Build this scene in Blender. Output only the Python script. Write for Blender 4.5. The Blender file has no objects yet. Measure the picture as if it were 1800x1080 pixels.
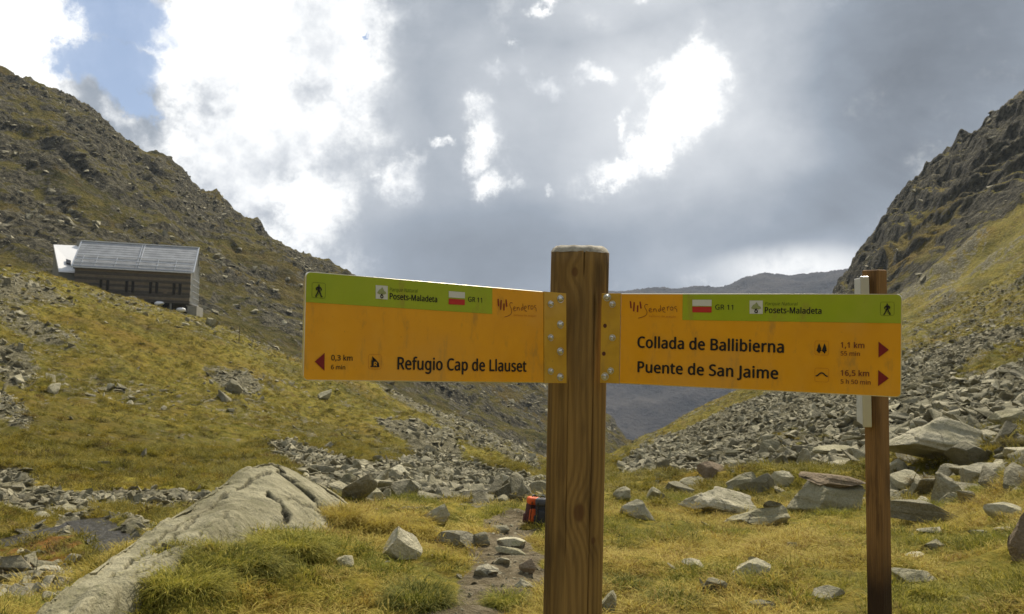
import bpy, bmesh, math, random
import numpy as np
from mathutils import Vector, Matrix, Euler
rng = np.random.default_rng(7)
random.seed(7)
C = bpy.context.scene.collection
S = bpy.context.scene

# ------------------------------------------------------------------ camera
F_PX = 1500.0
CAM = np.array([0.0, 0.0, 1.55])
PITCH, ROLL = math.radians(3.0), math.radians(2.0)
_R = np.array([1.0, 0, 0]); _U = np.array([0, -math.sin(PITCH), math.cos(PITCH)]); FW = np.array([0, math.cos(PITCH), math.sin(PITCH)])
RT = _R * math.cos(ROLL) + _U * math.sin(ROLL)
UP = _U * math.cos(ROLL) - _R * math.sin(ROLL)
cd = bpy.data.cameras.new('camera'); cam = bpy.data.objects.new('camera', cd); C.objects.link(cam)
cam.matrix_world = Matrix(((RT[0], UP[0], -FW[0], CAM[0]), (RT[1], UP[1], -FW[1], CAM[1]), (RT[2], UP[2], -FW[2], CAM[2]), (0, 0, 0, 1)))
cd.lens = 36 * F_PX / 1800; cd.sensor_width = 36; cd.clip_start = 0.05; cd.clip_end = 20000
cd.dof.use_dof = True; cd.dof.focus_distance = 1.42; cd.dof.aperture_fstop = 24
S.camera = cam

def ray(px, py):                       # world direction of a point of the photograph (1800 x 1080)
    px = np.asarray(px, float); py = np.asarray(py, float)
    d = FW + RT * ((px - 900) / F_PX)[..., None] + UP * ((540 - py) / F_PX)[..., None]
    return d
def project(P):
    Q = P - CAM
    d = Q @ FW
    d = np.where(np.abs(d) < 1e-6, 1e-6, d)
    return 900 + F_PX * (Q @ RT) / d, 540 - F_PX * (Q @ UP) / d, d
def azel(px, py):
    d = ray(px, py); h = np.hypot(d[..., 0], d[..., 1])
    return np.arctan2(d[..., 0], d[..., 1]), d[..., 2] / h

# ------------------------------------------------------------------ render settings
S.render.engine = 'CYCLES'
S.view_settings.view_transform = 'Standard'; S.view_settings.look = 'None'
S.view_settings.exposure = 0.2; S.view_settings.gamma = 1.0
S.view_settings.use_curve_mapping = False
S.cycles.max_bounces = 5; S.cycles.diffuse_bounces = 3; S.cycles.glossy_bounces = 3
S.cycles.volume_bounces = 0; S.cycles.transparent_max_bounces = 6
S.cycles.use_denoising = True
S.cycles.sample_clamp_indirect = 6

# ------------------------------------------------------------------ node helper
class N:
    def __init__(s, tree): s.t = tree; s.n = tree.nodes; s.l = tree.links
    def node(s, typ, ins=None, **kw):
        n = s.n.new(typ)
        for k, v in kw.items(): setattr(n, k, v)
        if ins:
            for k, v in ins.items():
                sock = n.inputs[k]
                if isinstance(v, bpy.types.NodeSocket): s.l.new(v, sock)
                else: sock.default_value = v
        return n
    def m(s, op, a, b=0.0, c=None, clamp=False):
        i = {0: a, 1: b}
        if c is not None: i[2] = c
        return s.node('ShaderNodeMath', i, operation=op, use_clamp=clamp).outputs[0]
    def mix(s, f, a, b):
        n = s.n.new('ShaderNodeMix'); n.data_type = 'RGBA'
        for idx, v in ((0, f), (6, a), (7, b)):
            if isinstance(v, bpy.types.NodeSocket): s.l.new(v, n.inputs[idx])
            else: n.inputs[idx].default_value = (tuple(v) + (1,) if idx and len(v) == 3 else v)
        return n.outputs[2]
    def noise(s, vec, scale, detail=4, rough=.5, dist=0.0, col=False, lac=2.0):
        n = s.node('ShaderNodeTexNoise', {'Vector': vec, 'Scale': scale, 'Detail': detail, 'Roughness': rough, 'Distortion': dist, 'Lacunarity': lac})
        return n.outputs[1 if col else 0]
    def ss(s, v, a, b, lo=0.0, hi=1.0):
        return s.node('ShaderNodeMapRange', {0: v, 1: a, 2: b, 3: lo, 4: hi}, interpolation_type='SMOOTHSTEP').outputs[0]
    def vmul(s, v, w):
        return s.node('ShaderNodeVectorMath', {0: v, 1: w}, operation='MULTIPLY').outputs[0]
    def vadd(s, v, w):
        return s.node('ShaderNodeVectorMath', {0: v, 1: w}, operation='ADD').outputs[0]

# ------------------------------------------------------------------ sun and sky
SUN_AZ, SUN_EL = math.radians(20), math.radians(51)
sl = bpy.data.lights.new('sun', 'SUN'); so = bpy.data.objects.new('sun', sl); C.objects.link(so)
sl.energy = 5.0; sl.angle = math.radians(0.55); sl.color = (1.0, 0.91, 0.76)
sdir = Vector((math.sin(SUN_AZ) * math.cos(SUN_EL), math.cos(SUN_AZ) * math.cos(SUN_EL), math.sin(SUN_EL)))
so.rotation_euler = sdir.to_track_quat('Z', 'Y').to_euler()

W = bpy.data.worlds.new('World'); S.world = W; W.use_nodes = True
nt = W.node_tree; nt.nodes.clear(); w = N(nt)
out = w.node('ShaderNodeOutputWorld'); bg = w.node('ShaderNodeBackground')
nt.links.new(bg.outputs[0], out.inputs[0])
sky = w.node('ShaderNodeTexSky', sky_type='NISHITA', sun_disc=False, sun_elevation=SUN_EL, sun_rotation=SUN_AZ, altitude=2400, air_density=1.0, dust_density=0.6)
bg.inputs[1].default_value = 0.1
tc = w.node('ShaderNodeTexCoord').outputs['Generated']
sep = w.node('ShaderNodeSeparateXYZ', {0: tc})
az_ = w.m('ARCTAN2', sep.outputs[0], sep.outputs[1]); el_ = w.m('ARCSINE', sep.outputs[2])
P0 = w.node('ShaderNodeCombineXYZ', {0: az_, 1: el_}).outputs[0]
nb = w.vmul(w.vadd(w.noise(tc, 3.2, 3, .55, col=True), (-.5, -.5, -.5)), (.13, .13, 0))
nf = w.vmul(w.vadd(w.noise(tc, 11, 7, .68, col=True), (-.5, -.5, -.5)), (.11, .11, 0))
Pd = w.vadd(w.vadd(P0, nb), nf)
Ps = w.vadd(P0, w.vmul(nb, (.6, .6, 0)))
def blob(cx, cy, rx, ry, rot=0, src=None):
    a, t = azel(cx, cy); e = math.atan(t)
    mp = w.node('ShaderNodeMapping', {'Vector': src or Pd, 'Location': (float(a), float(e), 0), 'Rotation': (0, 0, math.radians(rot)), 'Scale': (rx / F_PX * math.cos(a), ry / F_PX, 1)}, vector_type='TEXTURE')
    ln = w.node('ShaderNodeVectorMath', {0: mp.outputs[0]}, operation='LENGTH').outputs[1]
    return ln
def field(blobs, src=None, inner=0.0):
    acc = None
    for b in blobs:
        wt = b[5] if len(b) > 5 else 1.0
        v = w.m('MULTIPLY', w.ss(blob(*b[:5], src=src), 1.25, inner), wt)
        acc = v if acc is None else w.m('MAXIMUM', acc, v)
    return acc
white = field([
    (40, 70, 190, 180, 0, 1.4), (40, 210, 150, 80, 0, 1.1), (400, 70, 190, 190, 0, 1.5), (560, 40, 150, 150, 0, 1.5), (330, 20, 120, 110, 0, .7),
    (450, 240, 200, 170, 0, 1.35), (570, 340, 120, 110, -30, 1.05), (500, 420, 190, 90, -25, 1.1), (590, 190, 110, 110, 0, .7), (210, 225, 90, 45, -35, .8),
    (680, 40, 120, 70, 20, .6),
    (700, 312, 66, 62, -30, 1.0), (720, 320, 34, 30, 0, 1), (838, 222, 72, 66, 60, 1.15), (820, 272, 46, 52, 70, 1.05), (852, 325, 46, 40, 0, .95), (900, 335, 34, 28, 0, .7), (872, 132, 48, 22, 0, .95),
    (962, 155, 50, 22, -10, .95), (925, 130, 36, 18, 0, .75), (1058, 150, 50, 28, 0, 1), (747, 253, 34, 14, 0, .85), (967, 28, 30, 20, -30, .95), (930, 100, 20, 13, 0, .7), (960, 355, 22, 14, 0, .6),
    (1205, 150, 75, 58, 0, 1.1), (1212, 205, 85, 68, 20, 1.2), (1155, 268, 90, 52, 35, 1.2), (1075, 315, 100, 36, 12, 1.15), (1106, 240, 22, 30, 0, .8), (1160, -8, 130, 32, 0, 1.1),
    (1395, 470, 120, 30, 0, 1.05), (1310, 476, 90, 22, 0, .8)])
# unseen broken cloud beyond the frame, made greyer to cut the fill light
far_n = w.noise(tc, 2.1, 3, .5)
front = w.ss(w.node('ShaderNodeVectorMath', {0: tc, 1: tuple(ray(900, 420) / np.linalg.norm(ray(900, 420)))}, operation='DOT_PRODUCT').outputs[1], .58, .72)
outside = w.m('MULTIPLY', w.m('SUBTRACT', 1.0, front), w.m('MULTIPLY', w.ss(far_n, .40, .70), .6))
white = w.m('MAXIMUM', white, outside)
fb = w.m('ADD', w.m('MULTIPLY', w.noise(tc, 14, 10, .66), .6), w.m('MULTIPLY', w.noise(tc, 5.5, 7, .6), .4))
wd = w.m('ADD', white, w.m('MULTIPLY', w.m('SUBTRACT', fb, .5), 3.0))
W_ = w.m('POWER', w.ss(wd, .02, .96), 1.3)
# grey overcast layer: brightness
glow = field([(1210, 190, 330, 270, 30, 1), (1390, 474, 240, 75, 0, 1), (1120, 0, 330, 110, 0, .9), (880, 190, 420, 300, 0, .38), (640, 250, 200, 350, 0, .5)], src=Ps)
dark = field([(1640, 120, 330, 280, 0, .8), (1560, 330, 330, 110, 20, .8), (850, 440, 300, 90, 0, .8), (1180, 395, 300, 70, 10, .65), (700, 200, 120, 150, 0, .3)], src=Ps)
gn = w.m('ADD', w.m('MULTIPLY', w.noise(w.vmul(tc, (1, 1, 1.7)), 3.0, 9, .60, dist=.4), .7), w.m('MULTIPLY', w.noise(tc, 9, 8, .6), .3))
gb = w.m('ADD', w.m('ADD', w.m('MULTIPLY', glow, .30), .385), w.m('ADD', w.m('MULTIPLY', w.m('SUBTRACT', gn, .5), .62), w.m('MULTIPLY', dark, -.15)))
ramp = w.node('ShaderNodeValToRGB', {0: gb}); cr = ramp.color_ramp
cr.elements[0].position = .15; cr.elements[0].color = (.125, .142, .165, 1)
cr.elements[1].position = .80; cr.elements[1].color = (.82, .84, .86, 1)
e = cr.elements.new(.38); e.color = (.29, .33, .385, 1)
grey = ramp.outputs[0]
wn = w.m('ADD', w.noise(tc, 7, 8, .6), w.m('MULTIPLY', wd, .12))
whitec = w.mix(w.ss(wn, .44, .70), (.62, .65, .69), (1.12, 1.12, 1.10))
sun_core = field([(1200, 190, 150, 130, 20, 1), (450, 120, 330, 260, 0, .5), (60, 80, 200, 160, 0, .5), (1400, 478, 80, 24, 0, .2)], src=Ps)
whitec = w.mix(w.m('MULTIPLY', sun_core, .35), whitec, (1.2, 1.2, 1.18))
hole = field([(215, 25, 112, 85, 0, 1.05), (208, 140, 112, 76, 0, 1.05), (245, 190, 70, 42, -40, 1), (638, 78, 10, 11, 0, .75), (300, 60, 40, 30, 0, .4)])
holef = w.ss(w.m('ADD', hole, w.m('MULTIPLY', w.m('SUBTRACT', fb, .5), 1.1)), .22, .62)
cloud = w.mix(W_, grey, whitec)
hz = w.m('MULTIPLY', w.ss(blob(1400, 474, 170, 50, src=P0), 1.1, .1), w.ss(fb, .25, .50))
cloud = w.mix(hz, cloud, (1.02, 1.02, 1.0))
blue = w.mix(.45, w.vmul(sky.outputs[0], (.1, .1, .1)), (.50, .60, .78))
tot = w.mix(w.m('MULTIPLY', holef, .92), cloud, blue)
tot10 = w.vmul(tot, (10, 10, 10))
nt.links.new(tot10, bg.inputs[0])

# ------------------------------------------------------------------ materials
def mat(name, col=(.5, .5, .5), rough=.6, metal=0.0, spec=.5):
    m = bpy.data.materials.new(name); m.use_nodes = True
    b = m.node_tree.nodes['Principled BSDF']
    b.inputs['Base Color'].default_value = tuple(col) + (1,); b.inputs['Roughness'].default_value = rough
    b.inputs['Metallic'].default_value = metal; b.inputs['Specular IOR Level'].default_value = spec
    return m
def MN(m): return N(m.node_tree), m.node_tree.nodes['Principled BSDF']
def bump(n, b, h, dist, strength=1.0):
    bp = n.node('ShaderNodeBump', {'Height': h, 'Distance': dist, 'Strength': strength})
    n.l.new(bp.outputs[0], b.inputs['Normal'])

def noisy(name, c1, c2, scale, rough=.6, metal=0, bd=0.0, detail=6, spec=.5, coord='Object'):
    m = mat(name, c1, rough, metal, spec); n, b = MN(m)
    v = n.node('ShaderNodeTexCoord').outputs[coord]
    f = n.noise(v, scale, detail, .6)
    n.l.new(n.mix(n.ss(f, .3, .7), c1, c2), b.inputs['Base Color'])
    if bd: bump(n, b, f, bd)
    return m

# rocks: world-space granite with lichen
def rock_mat(name, a, c, lich, warm=(.20, .15, .085), sc=1.0, wamt=.5, crk=.8):
    m = mat(name, a, .9, 0, .25); n, b = MN(m)
    v = n.node('ShaderNodeNewGeometry').outputs['Position']
    oi = n.node('ShaderNodeObjectInfo').outputs['Random']
    n1 = n.noise(v, 1.7 * sc, 8, .65); n2 = n.noise(v, 9 * sc, 6, .7); n3 = n.noise(v, .6 * sc, 5, .6); n4 = n.noise(v, 60 * sc, 3, .7)
    col = n.mix(n.ss(n1, .32, .68), a, c)
    col = n.mix(n.m('MULTIPLY', n.ss(n2, .55, .72), .7), col, lich)
    col = n.mix(n.m('MULTIPLY', n.ss(n3, .55, .8), wamt), col, warm)
    val = n.m('ADD', n.m('MULTIPLY', oi, .75), .6)
    val = n.m('MULTIPLY', val, n.ss(n4, .3, .7, .8, 1.15))
    hs = n.node('ShaderNodeHueSaturation', {'Value': val, 'Color': col})
    # cracks with a shape of their own
    dv = n.vadd(v, n.vmul(n.noise(v, 2.5 * sc, 4, .6, col=True), (.5 / sc, .5 / sc, .5 / sc)))
    vo = n.node('ShaderNodeTexVoronoi', {'Vector': dv, 'Scale': 1.3 * sc}, feature='DISTANCE_TO_EDGE').outputs[0]
    ck = n.ss(vo, 0.0, .03)
    if name == 'slab_granite':
        hs = n.node('ShaderNodeHueSaturation', {'Value': n.ss(n.node('ShaderNodeAttribute', attribute_name='crackmask').outputs['Fac'], .1, 1.0, 1.0, .35), 'Color': hs.outputs[0]})
    gate = n.m('MULTIPLY', n.ss(n.noise(v, 1.1 * sc, 2, .5), .54, .62), crk)
    ckc = n.m('MULTIPLY', n.m('SUBTRACT', 1.0, n.ss(vo, .0, .014)), gate)
    n.l.new(n.mix(ckc, hs.outputs[0], (.07, .062, .045)), b.inputs['Base Color'])
    h = n.m('ADD', n.m('ADD', n.m('MULTIPLY', n2, .4), n.m('MULTIPLY', n1, 1.0)), n.m('MULTIPLY', n.m('MULTIPLY', ck, gate), .2))
    bump(n, b, h, .13 / sc)
    return m
M_ROCK = rock_mat('granite', (.24, .22, .13), (.38, .35, .235), (.18, .18, .075))
M_ROCKP = rock_mat('pale_granite', (.33, .305, .195), (.50, .46, .33), (.24, .24, .105), sc=1.2, wamt=.3)
M_ROCKB = rock_mat('brown_granite', (.21, .16, .10), (.26, .20, .13), (.12, .11, .05))
M_SCREE = rock_mat('scree_granite', (.17, .155, .09), (.40, .365, .25), (.13, .13, .055), sc=.6, wamt=.4, crk=0)

def ground_mat(name, near, scale, bd, big, gk=1.0, rkk=1.0, dk=1.0):
    m = mat(name, (.2, .16, .05), .95, 0, .15); n, b = MN(m)
    v = n.node('ShaderNodeNewGeometry').outputs['Position']
    rk = n.node('ShaderNodeAttribute', attribute_name='rock').outputs['Fac']
    dt = n.node('ShaderNodeAttribute', attribute_name='dirt').outputs['Fac']
    gr = n.node('ShaderNodeAttribute', attribute_name='green').outputs['Fac']
    wt = n.node('ShaderNodeAttribute', attribute_name='wet').outputs['Fac']
    nA = n.noise(v, scale, 12, .68); nB = n.noise(v, scale * 6, 9, .7); nC = n.noise(v, big, 6, .6)
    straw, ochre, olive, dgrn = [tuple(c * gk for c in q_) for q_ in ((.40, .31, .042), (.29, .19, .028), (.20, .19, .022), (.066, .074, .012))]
    g = n.mix(n.ss(nB, .35, .65), olive, straw)
    g = n.mix(n.ss(nC, .45, .72), g, ochre)
    g = n.mix(n.m('MULTIPLY', n.ss(n.m('ADD', n.m('MULTIPLY', nA, .8), n.m('MULTIPLY', gr, .6)), .55, .95), .75), g, dgrn)
    g = n.mix(n.m('MULTIPLY', n.ss(n.noise(v, scale * 3.1, 8, .7), .52, .66), .6), g, (.085, .065, .024))
    g = n.mix(n.m('MULTIPLY', n.ss(n.noise(v, scale * .9, 6, .65), .56, .68), .5), g, (.19, .125, .05))
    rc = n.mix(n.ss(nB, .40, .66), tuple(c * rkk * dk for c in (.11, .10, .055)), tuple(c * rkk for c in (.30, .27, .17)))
    rc = n.mix(n.m('MULTIPLY', n.ss(n.noise(v, scale * 2.3, 8, .7), .5, .66), .6), rc, (.13, .115, .05))
    rf = n.ss(n.m('ADD', rk, n.m('MULTIPLY', n.m('SUBTRACT', n.m('ADD', n.m('MULTIPLY', nA, .5), n.m('MULTIPLY', nB, .5)), .5), 2.6)), .42, .58)
    col = n.mix(rf, g, rc)
    dc = n.mix(n.ss(nB, .4, .6), (.17, .135, .075), (.29, .24, .15))
    df = n.ss(n.m('ADD', dt, n.m('MULTIPLY', n.m('SUBTRACT', nA, .5), 1.2)), .4, .6)
    col = n.mix(df, col, dc)
    wf = n.ss(n.m('ADD', wt, n.m('MULTIPLY', n.m('SUBTRACT', nA, .5), .8)), .45, .6)
    col = n.mix(n.m('MULTIPLY', wf, .85), col, n.mix(n.ss(nB, .4, .6), (.15, .085, .028), (.30, .135, .03)))
    n.l.new(col, b.inputs['Base Color'])
    h = n.m('ADD', n.m('MULTIPLY', nA, 1.0), n.m('MULTIPLY', nB, .32))
    bump(n, b, h, bd)
    return m
M_GND = ground_mat('meadow_ground', True, 1.1, .35, .25)
M_HILL = ground_mat('hill_ground', False, .30, 1.6, .06, .80)
M_MTN = ground_mat('mountain_ground', False, .085, 12.0, .02, .50, .75, .45)  # grass and rock tones darkened: cloud shadow put into the colour
M_MTNR = ground_mat('crag_ground', False, .10, 10.0, .02, .78, .66, .62)  # right mountain also carries cloud shadow in its darker colours
M_GNDN = M_GND
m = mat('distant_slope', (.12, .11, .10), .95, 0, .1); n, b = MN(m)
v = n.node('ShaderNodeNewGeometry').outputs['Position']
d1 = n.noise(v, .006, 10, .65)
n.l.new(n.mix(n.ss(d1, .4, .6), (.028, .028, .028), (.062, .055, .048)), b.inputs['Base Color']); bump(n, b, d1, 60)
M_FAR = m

def grass_mat(name, c1, c2, c3):
    m = mat(name, c1, .75, 0, .2); n, b = MN(m)
    oi = n.node('ShaderNodeObjectInfo')
    f = n.noise(oi.outputs['Location'], .55, 4, .6)
    col = n.mix(n.ss(f, .38, .62), c1, c2)
    col = n.mix(n.ss(oi.outputs['Random'], .55, .95), col, c3)
    bl = n.noise(n.node('ShaderNodeNewGeometry').outputs['Position'], 38, 2, .5)
    col = n.mix(n.m('MULTIPLY', n.ss(bl, .50, .62), .7), col, c3)
    col = n.mix(n.m('MULTIPLY', n.ss(bl, .47, .36), .6), col, (.60, .48, .11))
    n.l.new(col, b.inputs['Base Color'])
    tr = n.node('ShaderNodeBsdfTranslucent', {'Color': col})
    mx = n.node('ShaderNodeMixShader', {0: .35, 1: b.outputs[0], 2: tr.outputs[0]})
    n.l.new(mx.outputs[0], m.node_tree.nodes['Material Output'].inputs[0])
    return m
M_STRAW = grass_mat('dry_grass', (.58, .47, .115), (.45, .375, .075), (.27, .175, .035))
M_GREEN = grass_mat('green_grass', (.24, .25, .035), (.35, .32, .05), (.11, .12, .02))
M_TUSS = grass_mat('tussock_grass', (.15, .165, .025), (.24, .23, .035), (.06, .07, .013))
M_HTUFT = grass_mat('hill_grass', (.23, .205, .030), (.31, .235, .034), (.11, .11, .018))
M_SHRUB = grass_mat('heather', (.07, .075, .02), (.10, .09, .03), (.15, .10, .03))

# ------------------------------------------------------------------ mesh helpers
def link(name, me, m=None, parent=None):
    o = bpy.data.objects.new(name, me); C.objects.link(o)
    if m is not None:
        for x in (m if isinstance(m, (list, tuple)) else [m]): me.materials.append(x)
    if parent is not None: o.parent = parent
    return o
def tag(o, label=None, cat=None, group=None, kind=None):
    if label: o['label'] = label
    if cat: o['category'] = cat
    if group: o['group'] = group
    if kind: o['kind'] = kind
    return o
def empty(name, loc, label, cat, group=None, rot=None):
    o = bpy.data.objects.new(name, None); C.objects.link(o); o.location = loc
    if rot is not None: o.rotation_euler = rot
    o.empty_display_size = .1
    return tag(o, label, cat, group)
def pyd(name, vs, fs, m=None, parent=None, smooth=False):
    me = bpy.data.meshes.new(name); me.from_pydata([tuple(map(float, v)) for v in vs], [], fs); me.update()
    if smooth: me.polygons.foreach_set('use_smooth', [True] * len(me.polygons))
    return link(name, me, m, parent)
def bm_obj(name, bm, m=None, parent=None, smooth=False):
    me = bpy.data.meshes.new(name); bmesh.ops.recalc_face_normals(bm, faces=bm.faces); bm.to_mesh(me); bm.free()
    if smooth: me.polygons.foreach_set('use_smooth', [True] * len(me.polygons))
    return link(name, me, m, parent)
def box_bm(lo, hi, bev=0.0, seg=2):
    bm = bmesh.new(); bmesh.ops.create_cube(bm, size=1)
    lo, hi = Vector(lo), Vector(hi)
    for v in bm.verts: v.co = Vector((lo[i] + (v.co[i] + .5) * (hi[i] - lo[i]) for i in range(3)))
    if bev: bmesh.ops.bevel(bm, geom=bm.edges[:], offset=bev, segments=seg, affect='EDGES', profile=.5)
    return bm

# ------------------------------------------------------------------ noise (numpy gradient noise)
_perm = rng.permutation(512); _perm = np.concatenate([_perm, _perm])
_ga = rng.uniform(0, 2 * np.pi, 512); _gx, _gy = np.cos(_ga), np.sin(_ga)
def perlin(x, y):
    xi = np.floor(x).astype(np.int64); yi = np.floor(y).astype(np.int64)
    xf = x - xi; yf = y - yi; xi &= 511; yi &= 511
    u = xf * xf * xf * (xf * (xf * 6 - 15) + 10); v = yf * yf * yf * (yf * (yf * 6 - 15) + 10)
    def g(a, b, dx, dy):
        h = _perm[_perm[a & 511] + (b & 511)]
        return _gx[h] * dx + _gy[h] * dy
    n00 = g(xi, yi, xf, yf); n10 = g(xi + 1, yi, xf - 1, yf); n01 = g(xi, yi + 1, xf, yf - 1); n11 = g(xi + 1, yi + 1, xf - 1, yf - 1)
    return (n00 * (1 - u) + n10 * u) * (1 - v) + (n01 * (1 - u) + n11 * u) * v
def fbm(x, y, s, o=4, g=.5, ridge=False, off=0.0):
    a, t, f = 1.0, 0.0, 1.0 / s
    for i in range(o):
        p = perlin(x * f + off + i * 17.3, y * f + off * 1.7 - i * 9.1)
        t = t + a * ((.5 - np.abs(p)) * 1.6 - .5 if ridge else p * 1.5); a *= g; f *= 2.03
    return t
def sst(x, a, b):
    t = np.clip((x - a) / (b - a), 0, 1); return t * t * (3 - 2 * t)

# ------------------------------------------------------------------ terrain: profile lines by bearing and distance
L_ = [
 [(-600, 1170, 4), (0, 1150, 4.2), (300, 1182, 4.2), (900, 1205, 4), (1800, 1240, 4), (2400, 1255, 4)],
 [(-600, 1100, 7), (0, 1088, 7), (130, 1095, 5.6), (300, 1010, 5.9), (450, 960, 6.9), (600, 912, 8), (750, 905, 9), (930, 905, 9.5), (1100, 903, 11), (1300, 908, 12), (1500, 908, 12), (1650, 900, 11), (1800, 862, 10), (2400, 840, 10)],
 [(-600, 930, 14), (0, 958, 13), (200, 955, 14), (350, 925, 15.5), (480, 893, 18), (600, 893, 19), (800, 893, 19), (930, 888, 17), (1100, 870, 18), (1300, 868, 18), (1500, 868, 17), (1650, 850, 16), (1800, 815, 15), (2400, 770, 15)],
 [(-600, 850, 24), (0, 855, 26), (200, 862, 27), (350, 850, 30), (480, 800, 36), (600, 815, 38), (700, 828, 42), (850, 842, 48), (950, 838, 52), (1100, 825, 45), (1300, 820, 32), (1450, 812, 28), (1560, 790, 26), (1650, 765, 25), (1800, 745, 24), (2400, 690, 22)],
 [(-600, 640, 85), (0, 670, 80), (200, 700, 80), (400, 715, 85), (600, 750, 90), (750, 780, 95), (950, 824, 105), (1060, 822, 100), (1130, 800, 92), (1200, 780, 85), (1300, 750, 80), (1450, 715, 70), (1600, 680, 65), (1800, 640, 60), (2400, 560, 55)],
 [(-600, 430, 160), (0, 476, 158), (60, 487, 158), (150, 508, 158), (240, 530, 158), (350, 560, 158), (430, 592, 156), (530, 634, 156), (600, 660, 158), (720, 702, 165), (840, 755, 175), (960, 812, 185), (1060, 818, 200), (1110, 788, 215), (1200, 738, 215), (1290, 690, 215), (1400, 640, 205), (1500, 600, 195), (1600, 562, 190), (1700, 520, 185), (1800, 470, 180), (2000, 380, 180), (2400, 200, 180)],
 [(-600, 445, 190), (0, 494, 190), (150, 528, 190), (350, 580, 190), (530, 655, 190), (720, 722, 197), (960, 832, 217), (1060, 838, 237), (1110, 808, 250), (1290, 708, 250), (1400, 652, 240), (1500, 575, 235), (1600, 505, 232), (1700, 425, 230), (1800, 362, 227), (2400, 90, 227)],
 [(-600, -150, 450), (-300, -20, 450), (0, 128, 440), (50, 150, 440), (100, 168, 440), (160, 192, 435), (200, 228, 432), (245, 262, 430), (290, 275, 430), (325, 308, 428), (365, 345, 425), (420, 380, 425), (460, 402, 425), (520, 435, 425), (600, 472, 430), (680, 522, 440), (800, 592, 450), (900, 648, 460), (1000, 697, 475), (1060, 730, 485), (1090, 757, 490), (1116, 786, 495), (1150, 815, 500), (1250, 800, 480), (1350, 700, 420), (1420, 600, 370), (1465, 515, 350), (1500, 450, 350), (1530, 415, 350), (1560, 375, 345), (1600, 330, 340), (1640, 290, 335), (1660, 283, 335), (1700, 240, 330), (1750, 195, 325), (1800, 155, 320), (1900, 80, 315), (2100, -30, 315), (2400, -160, 315)],
 [(-600, -80, 800), (0, 200, 800), (600, 560, 800), (1000, 780, 800), (1116, 860, 800), (1300, 860, 800), (1420, 760, 750), (1500, 560, 700), (1800, 260, 700), (2400, -60, 700)],
 [(-600, 300, 1500), (0, 420, 1500), (800, 760, 1500), (1000, 850, 1500), (1300, 850, 1500), (1500, 640, 1500), (1800, 500, 1500), (2400, 300, 1500)],
 [(-600, 450, 2600), (0, 490, 2600), (700, 530, 2600), (1000, 518, 2600), (1100, 515, 2600), (1160, 512, 2600), (1200, 506, 2600), (1230, 505, 2600), (1262, 509, 2600), (1285, 502, 2600), (1305, 493, 2600), (1340, 487, 2600), (1370, 491, 2600), (1400, 489, 2600), (1440, 488, 2600), (1465, 481, 2600), (1500, 474, 2600), (1800, 440, 2600), (2400, 400, 2600)],
 [(-600, 640, 3300), (2400, 660, 3300)],
]
K = len(L_) + 1
_ax = np.linspace(math.radians(-180), math.radians(180), 7201)
KR, KT = [np.full_like(_ax, .8)], [np.full_like(_ax, -1.55 / .8)]
_back = [(4, -1.55 / 4), (10, -.155), (17, -.09), (30, -.03), (70, .04), (150, .08), (190, .08), (440, .16), (800, .12), (1500, .08), (2600, .08), (3300, 0)]
for c, bk in zip(L_, _back):
    a = np.array(c, float); A, T = azel(a[:, 0], a[:, 1])
    xs = np.concatenate([[math.radians(-180), math.radians(-100)], A, [math.radians(100), math.radians(180)]])
    T = np.concatenate([[bk[1]] * 2, T, [bk[1]] * 2]); R_ = np.concatenate([[bk[0]] * 2, a[:, 2], [bk[0]] * 2])
    ker = np.exp(-.5 * (np.arange(-40, 41) / 7.0) ** 2); ker /= ker.sum()
    def sm(y): return np.convolve(np.pad(y, 40, mode='wrap'), ker, 'valid')
    KT.append(sm(np.interp(_ax, xs, T))); KR.append(sm(np.interp(_ax, xs, R_)))
KR = np.array(KR); KT = np.array(KT); KZ = 1.55 + KR * KT
# monotone cubic slopes along the distance, per bearing
_h = np.diff(KR, axis=0); _d = np.diff(KZ, axis=0) / _h
KM = np.zeros_like(KZ); KM[0] = _d[0]; KM[-1] = _d[-1]
w1 = 2 * _h[1:] + _h[:-1]; w2 = _h[1:] + 2 * _h[:-1]
same = _d[:-1] * _d[1:] > 0
with np.errstate(divide='ignore', invalid='ignore'):
    hm = (w1 + w2) / (w1 / _d[:-1] + w2 / _d[1:])
KM[1:-1] = np.where(same, hm, 0)
# amplitude of the relief at each profile line: (fine, mid, large)
A1 = np.array([.02, .05, .07, .12, .18, .35, .30, .25, 1.7, 1.7, 1, 5, 3])   # ~1.5-6 m crags
A2 = np.array([.0, .05, .10, .22, .45, 1.4, .9, .6, 9.0, 8, 40, 24, 20])
def base(az, r):
    i = np.clip((az - _ax[0]) / (_ax[1] - _ax[0]), 0, len(_ax) - 1.001); j = i.astype(int); f = i - j
    kr = KR[:, j] * (1 - f) + KR[:, j + 1] * f
    kz = KZ[:, j] * (1 - f) + KZ[:, j + 1] * f
    km = KM[:, j] * (1 - f) + KM[:, j + 1] * f
    k = np.clip((r[None] > kr).sum(0) - 1, 0, K - 2)
    ar = np.arange(len(r))
    r0, r1, z0, z1, m0, m1 = kr[k, ar], kr[k + 1, ar], kz[k, ar], kz[k + 1, ar], km[k, ar], km[k + 1, ar]
    h = r1 - r0; t = np.clip((r - r0) / h, 0, 1)
    z = z0 * (1 + 2 * t) * (1 - t) ** 2 + h * m0 * t * (1 - t) ** 2 + z1 * t * t * (3 - 2 * t) + h * m1 * t * t * (t - 1)
    return z, k + t
def _md(px, r, h, s_):
    a = math.atan((px - 900) / F_PX); return (r * math.sin(a), r * math.cos(a), h, s_)
MOUNDS = [_md(410, 5.75, .17, .42), _md(330, 5.1, .07, .3), _md(510, 6.3, .12, .4)]
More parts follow.
